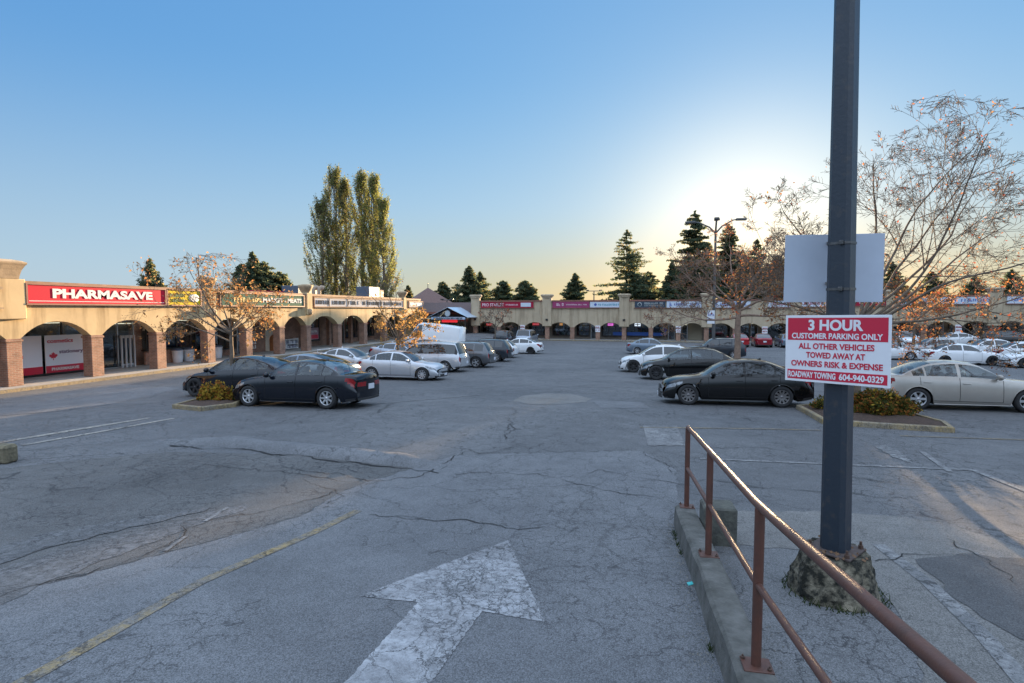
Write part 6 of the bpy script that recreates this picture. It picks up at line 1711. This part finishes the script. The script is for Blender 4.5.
conifer('rounded dark conifer above the dark red sign, left of its neighbour', 503, 281, 100, 3.2, 10, .08, 2.0, .05, leaf=.5, pw=.55)
conifer('rounded conifer above the white plate of the dark red sign', 525, 281, 98, 3.0, 11, .08, 2.0, .05, leaf=.5, pw=.5)
conifer('short conifer right of the pyramid roof', 443, 282, 96, 2.8, 12, .08, 1.8, .06, leaf=.5, pw=.6)
conifer('low dark conifer crown between the short conifer and the fir pair', 455, 293, 98, 3.2, 13, .08, 1.6, .06, leaf=.5, pw=.5)
conifer('small dark pointed conifer just left of the pyramid roof', 408, 286, 100, 2.2, 14, .08, 2.0, .03, leaf=.45)
conifer('small spruce rising behind the pharmacy sign', 150, 259, 64, 2.7, 15, .1, 1.6, .05, leaf=.36)
conifer('pointed conifer at the left of the dark clump behind the grey green sign', 252, 252, 72, 3.0, 16, .1, 1.7, .04, leaf=.42)
conifer('broad conifer in the middle of the dark clump behind the grey green sign', 264, 262, 74, 3.4, 17, .1, 1.8, .04, leaf=.42, pw=.6)
conifer('low conifer at the right of the dark clump behind the grey green sign', 279, 272, 76, 3.0, 18, .1, 1.8, .04, leaf=.42, pw=.55)
conifer('low conifer at the left of the dark clump behind the grey green sign', 242, 264, 76, 2.6, 19, .1, 1.8, .04, leaf=.42, pw=.55)
for k, (px, tp, sp) in enumerate(((757, 240, 5.5), (800, 250, 5.5), (842, 268, 5), (893, 262, 4.6), (932, 272, 5), (975, 276, 4.6), (1012, 270, 5))):
    conifer(('fir right of the sun behind the bare tree', 'fir behind the blank sign plate', 'fir behind the blue grey pole', 'fir just right of the blank plate behind the orange leaves', 'low fir behind the far right signs', 'low fir above the pale blue right sign', 'fir at the right picture edge beyond the arcade')[k], px, tp, 125, sp, 30 + k, .08, .8, .12, leaf=.65, pw=.7)

for k, (px, tp, sp) in enumerate(((648, 272, 4.4), (687, 259, 3.0), (708, 243, 2.8), (743, 250, 4.6), (778, 256, 5))):  # second and third firs added to keep sun streaks off the asphalt
    conifer(('low bushy fir right of the open fir', 'low bushy fir added as sun blocker left of the dense lamp post fir', 'slender fir added as sun blocker just behind the far lamp post shaft', 'bushy fir just right of the sun fir', 'low bushy fir left of the blank plate')[k], px, tp, 121, sp, 50 + k, .06, 1.5, .04, leaf=.6, pw=.55)

# poplars
PL = [leafmat('poplar spring green', (0.17, 0.195, 0.06), .5), leafmat('poplar yellow green', (0.235, 0.235, 0.07), .5), leafmat('poplar bud olive', (0.17, 0.15, 0.085), .4), leafmat('poplar dark', (0.075, 0.09, 0.04), .35)]
def poplar(label, px, top, d, w_, seed, n, wts):
    p = P(px, top, d); gz_ = T(p.x, p.y); H = p.z - gz_
    r = random.Random(seed); root = thing('poplar', label, 'tree', (p.x, p.y, gz_), 0, 'poplars behind the left arcade')
    m = MB(); m.tube([(0, 0, -.1), (0, 0, H * .45), (r.gauss(0, .2), r.gauss(0, .2), H * .95)], [H * .016, H * .009, .03], 8, caps=False)
    pts = []
    rg = np.random.default_rng(seed)
    nl = 110
    for k in range(nl):
        f = .10 + .86 * (k / nl) ** .92; z = H * f; a = r.uniform(0, 6.28); e = Vector((math.cos(a), math.sin(a), 0))
        out = w_ * 1.5 * (.55 + .5 * math.sin(math.pi * min(1, f * 1.15)) ** .7) * (1 - max(0, f - .55) / .62) * r.uniform(.6, 1.1)
        ln = min(H * .17, H * 1.0 - z) * r.uniform(.7, 1.05)
        q = [Vector((0, 0, z)), Vector((0, 0, z + ln * .25)) + e * out * .5, Vector((0, 0, z + ln * .6)) + e * out * .85, Vector((0, 0, z + ln)) + e * out]
        m.tube(q, [.06 * (1 - f) + .025, .035, .025, .012], 4, caps=False)
        for j in range(6):
            t = r.uniform(.3, 1); i = min(2, int(t * 3)); b = q[i].lerp(q[i + 1], t * 3 - i); e2 = (e + Vector((r.gauss(0, .7), r.gauss(0, .7), 0))).normalized()
            c = b + e2 * r.uniform(.15, .5) + Vector((0, 0, r.uniform(.5, 1.5))); m.tube([b, c], [.018, .008], 3, caps=False)
            c_n = int(n * 1.7 / nl / 6) + 1; s_ = rg.uniform(0, 1, (c_n, 1)); base_ = np.array(b)[None] * (1 - s_) + np.array(c)[None] * s_
            pts.append(base_ + rg.normal(scale=(.13, .13, .2), size=(c_n, 3)))
    m.build('trunk', BARK, root)
    leafmesh('crown', np.concatenate(pts), .125, PL, root, seed, weights=wts, up=.2)
poplar('slim poplar at the left edge of the left poplar group', 321, 204, 78, 1.5, 1, 7000, (.3, .2, .3, .2))
poplar('tallest poplar, in the left group', 334, 172, 80, 1.5, 2, 9500, (.3, .22, .3, .18))
poplar('poplar right of the tallest one, at the gap between the groups', 345, 183, 79, 1.2, 3, 7500, (.25, .2, .3, .25))
poplar('tall poplar at the left of the right poplar group', 361, 177, 78, 1.4, 4, 8500, (.3, .3, .25, .15))
poplar('poplar in the middle of the right poplar group', 373, 180, 77, 1.4, 5, 9000, (.35, .4, .2, .05))
poplar('poplar at the right edge of the right poplar group', 383, 203, 76, 1.3, 6, 8000, (.35, .45, .2, .0))
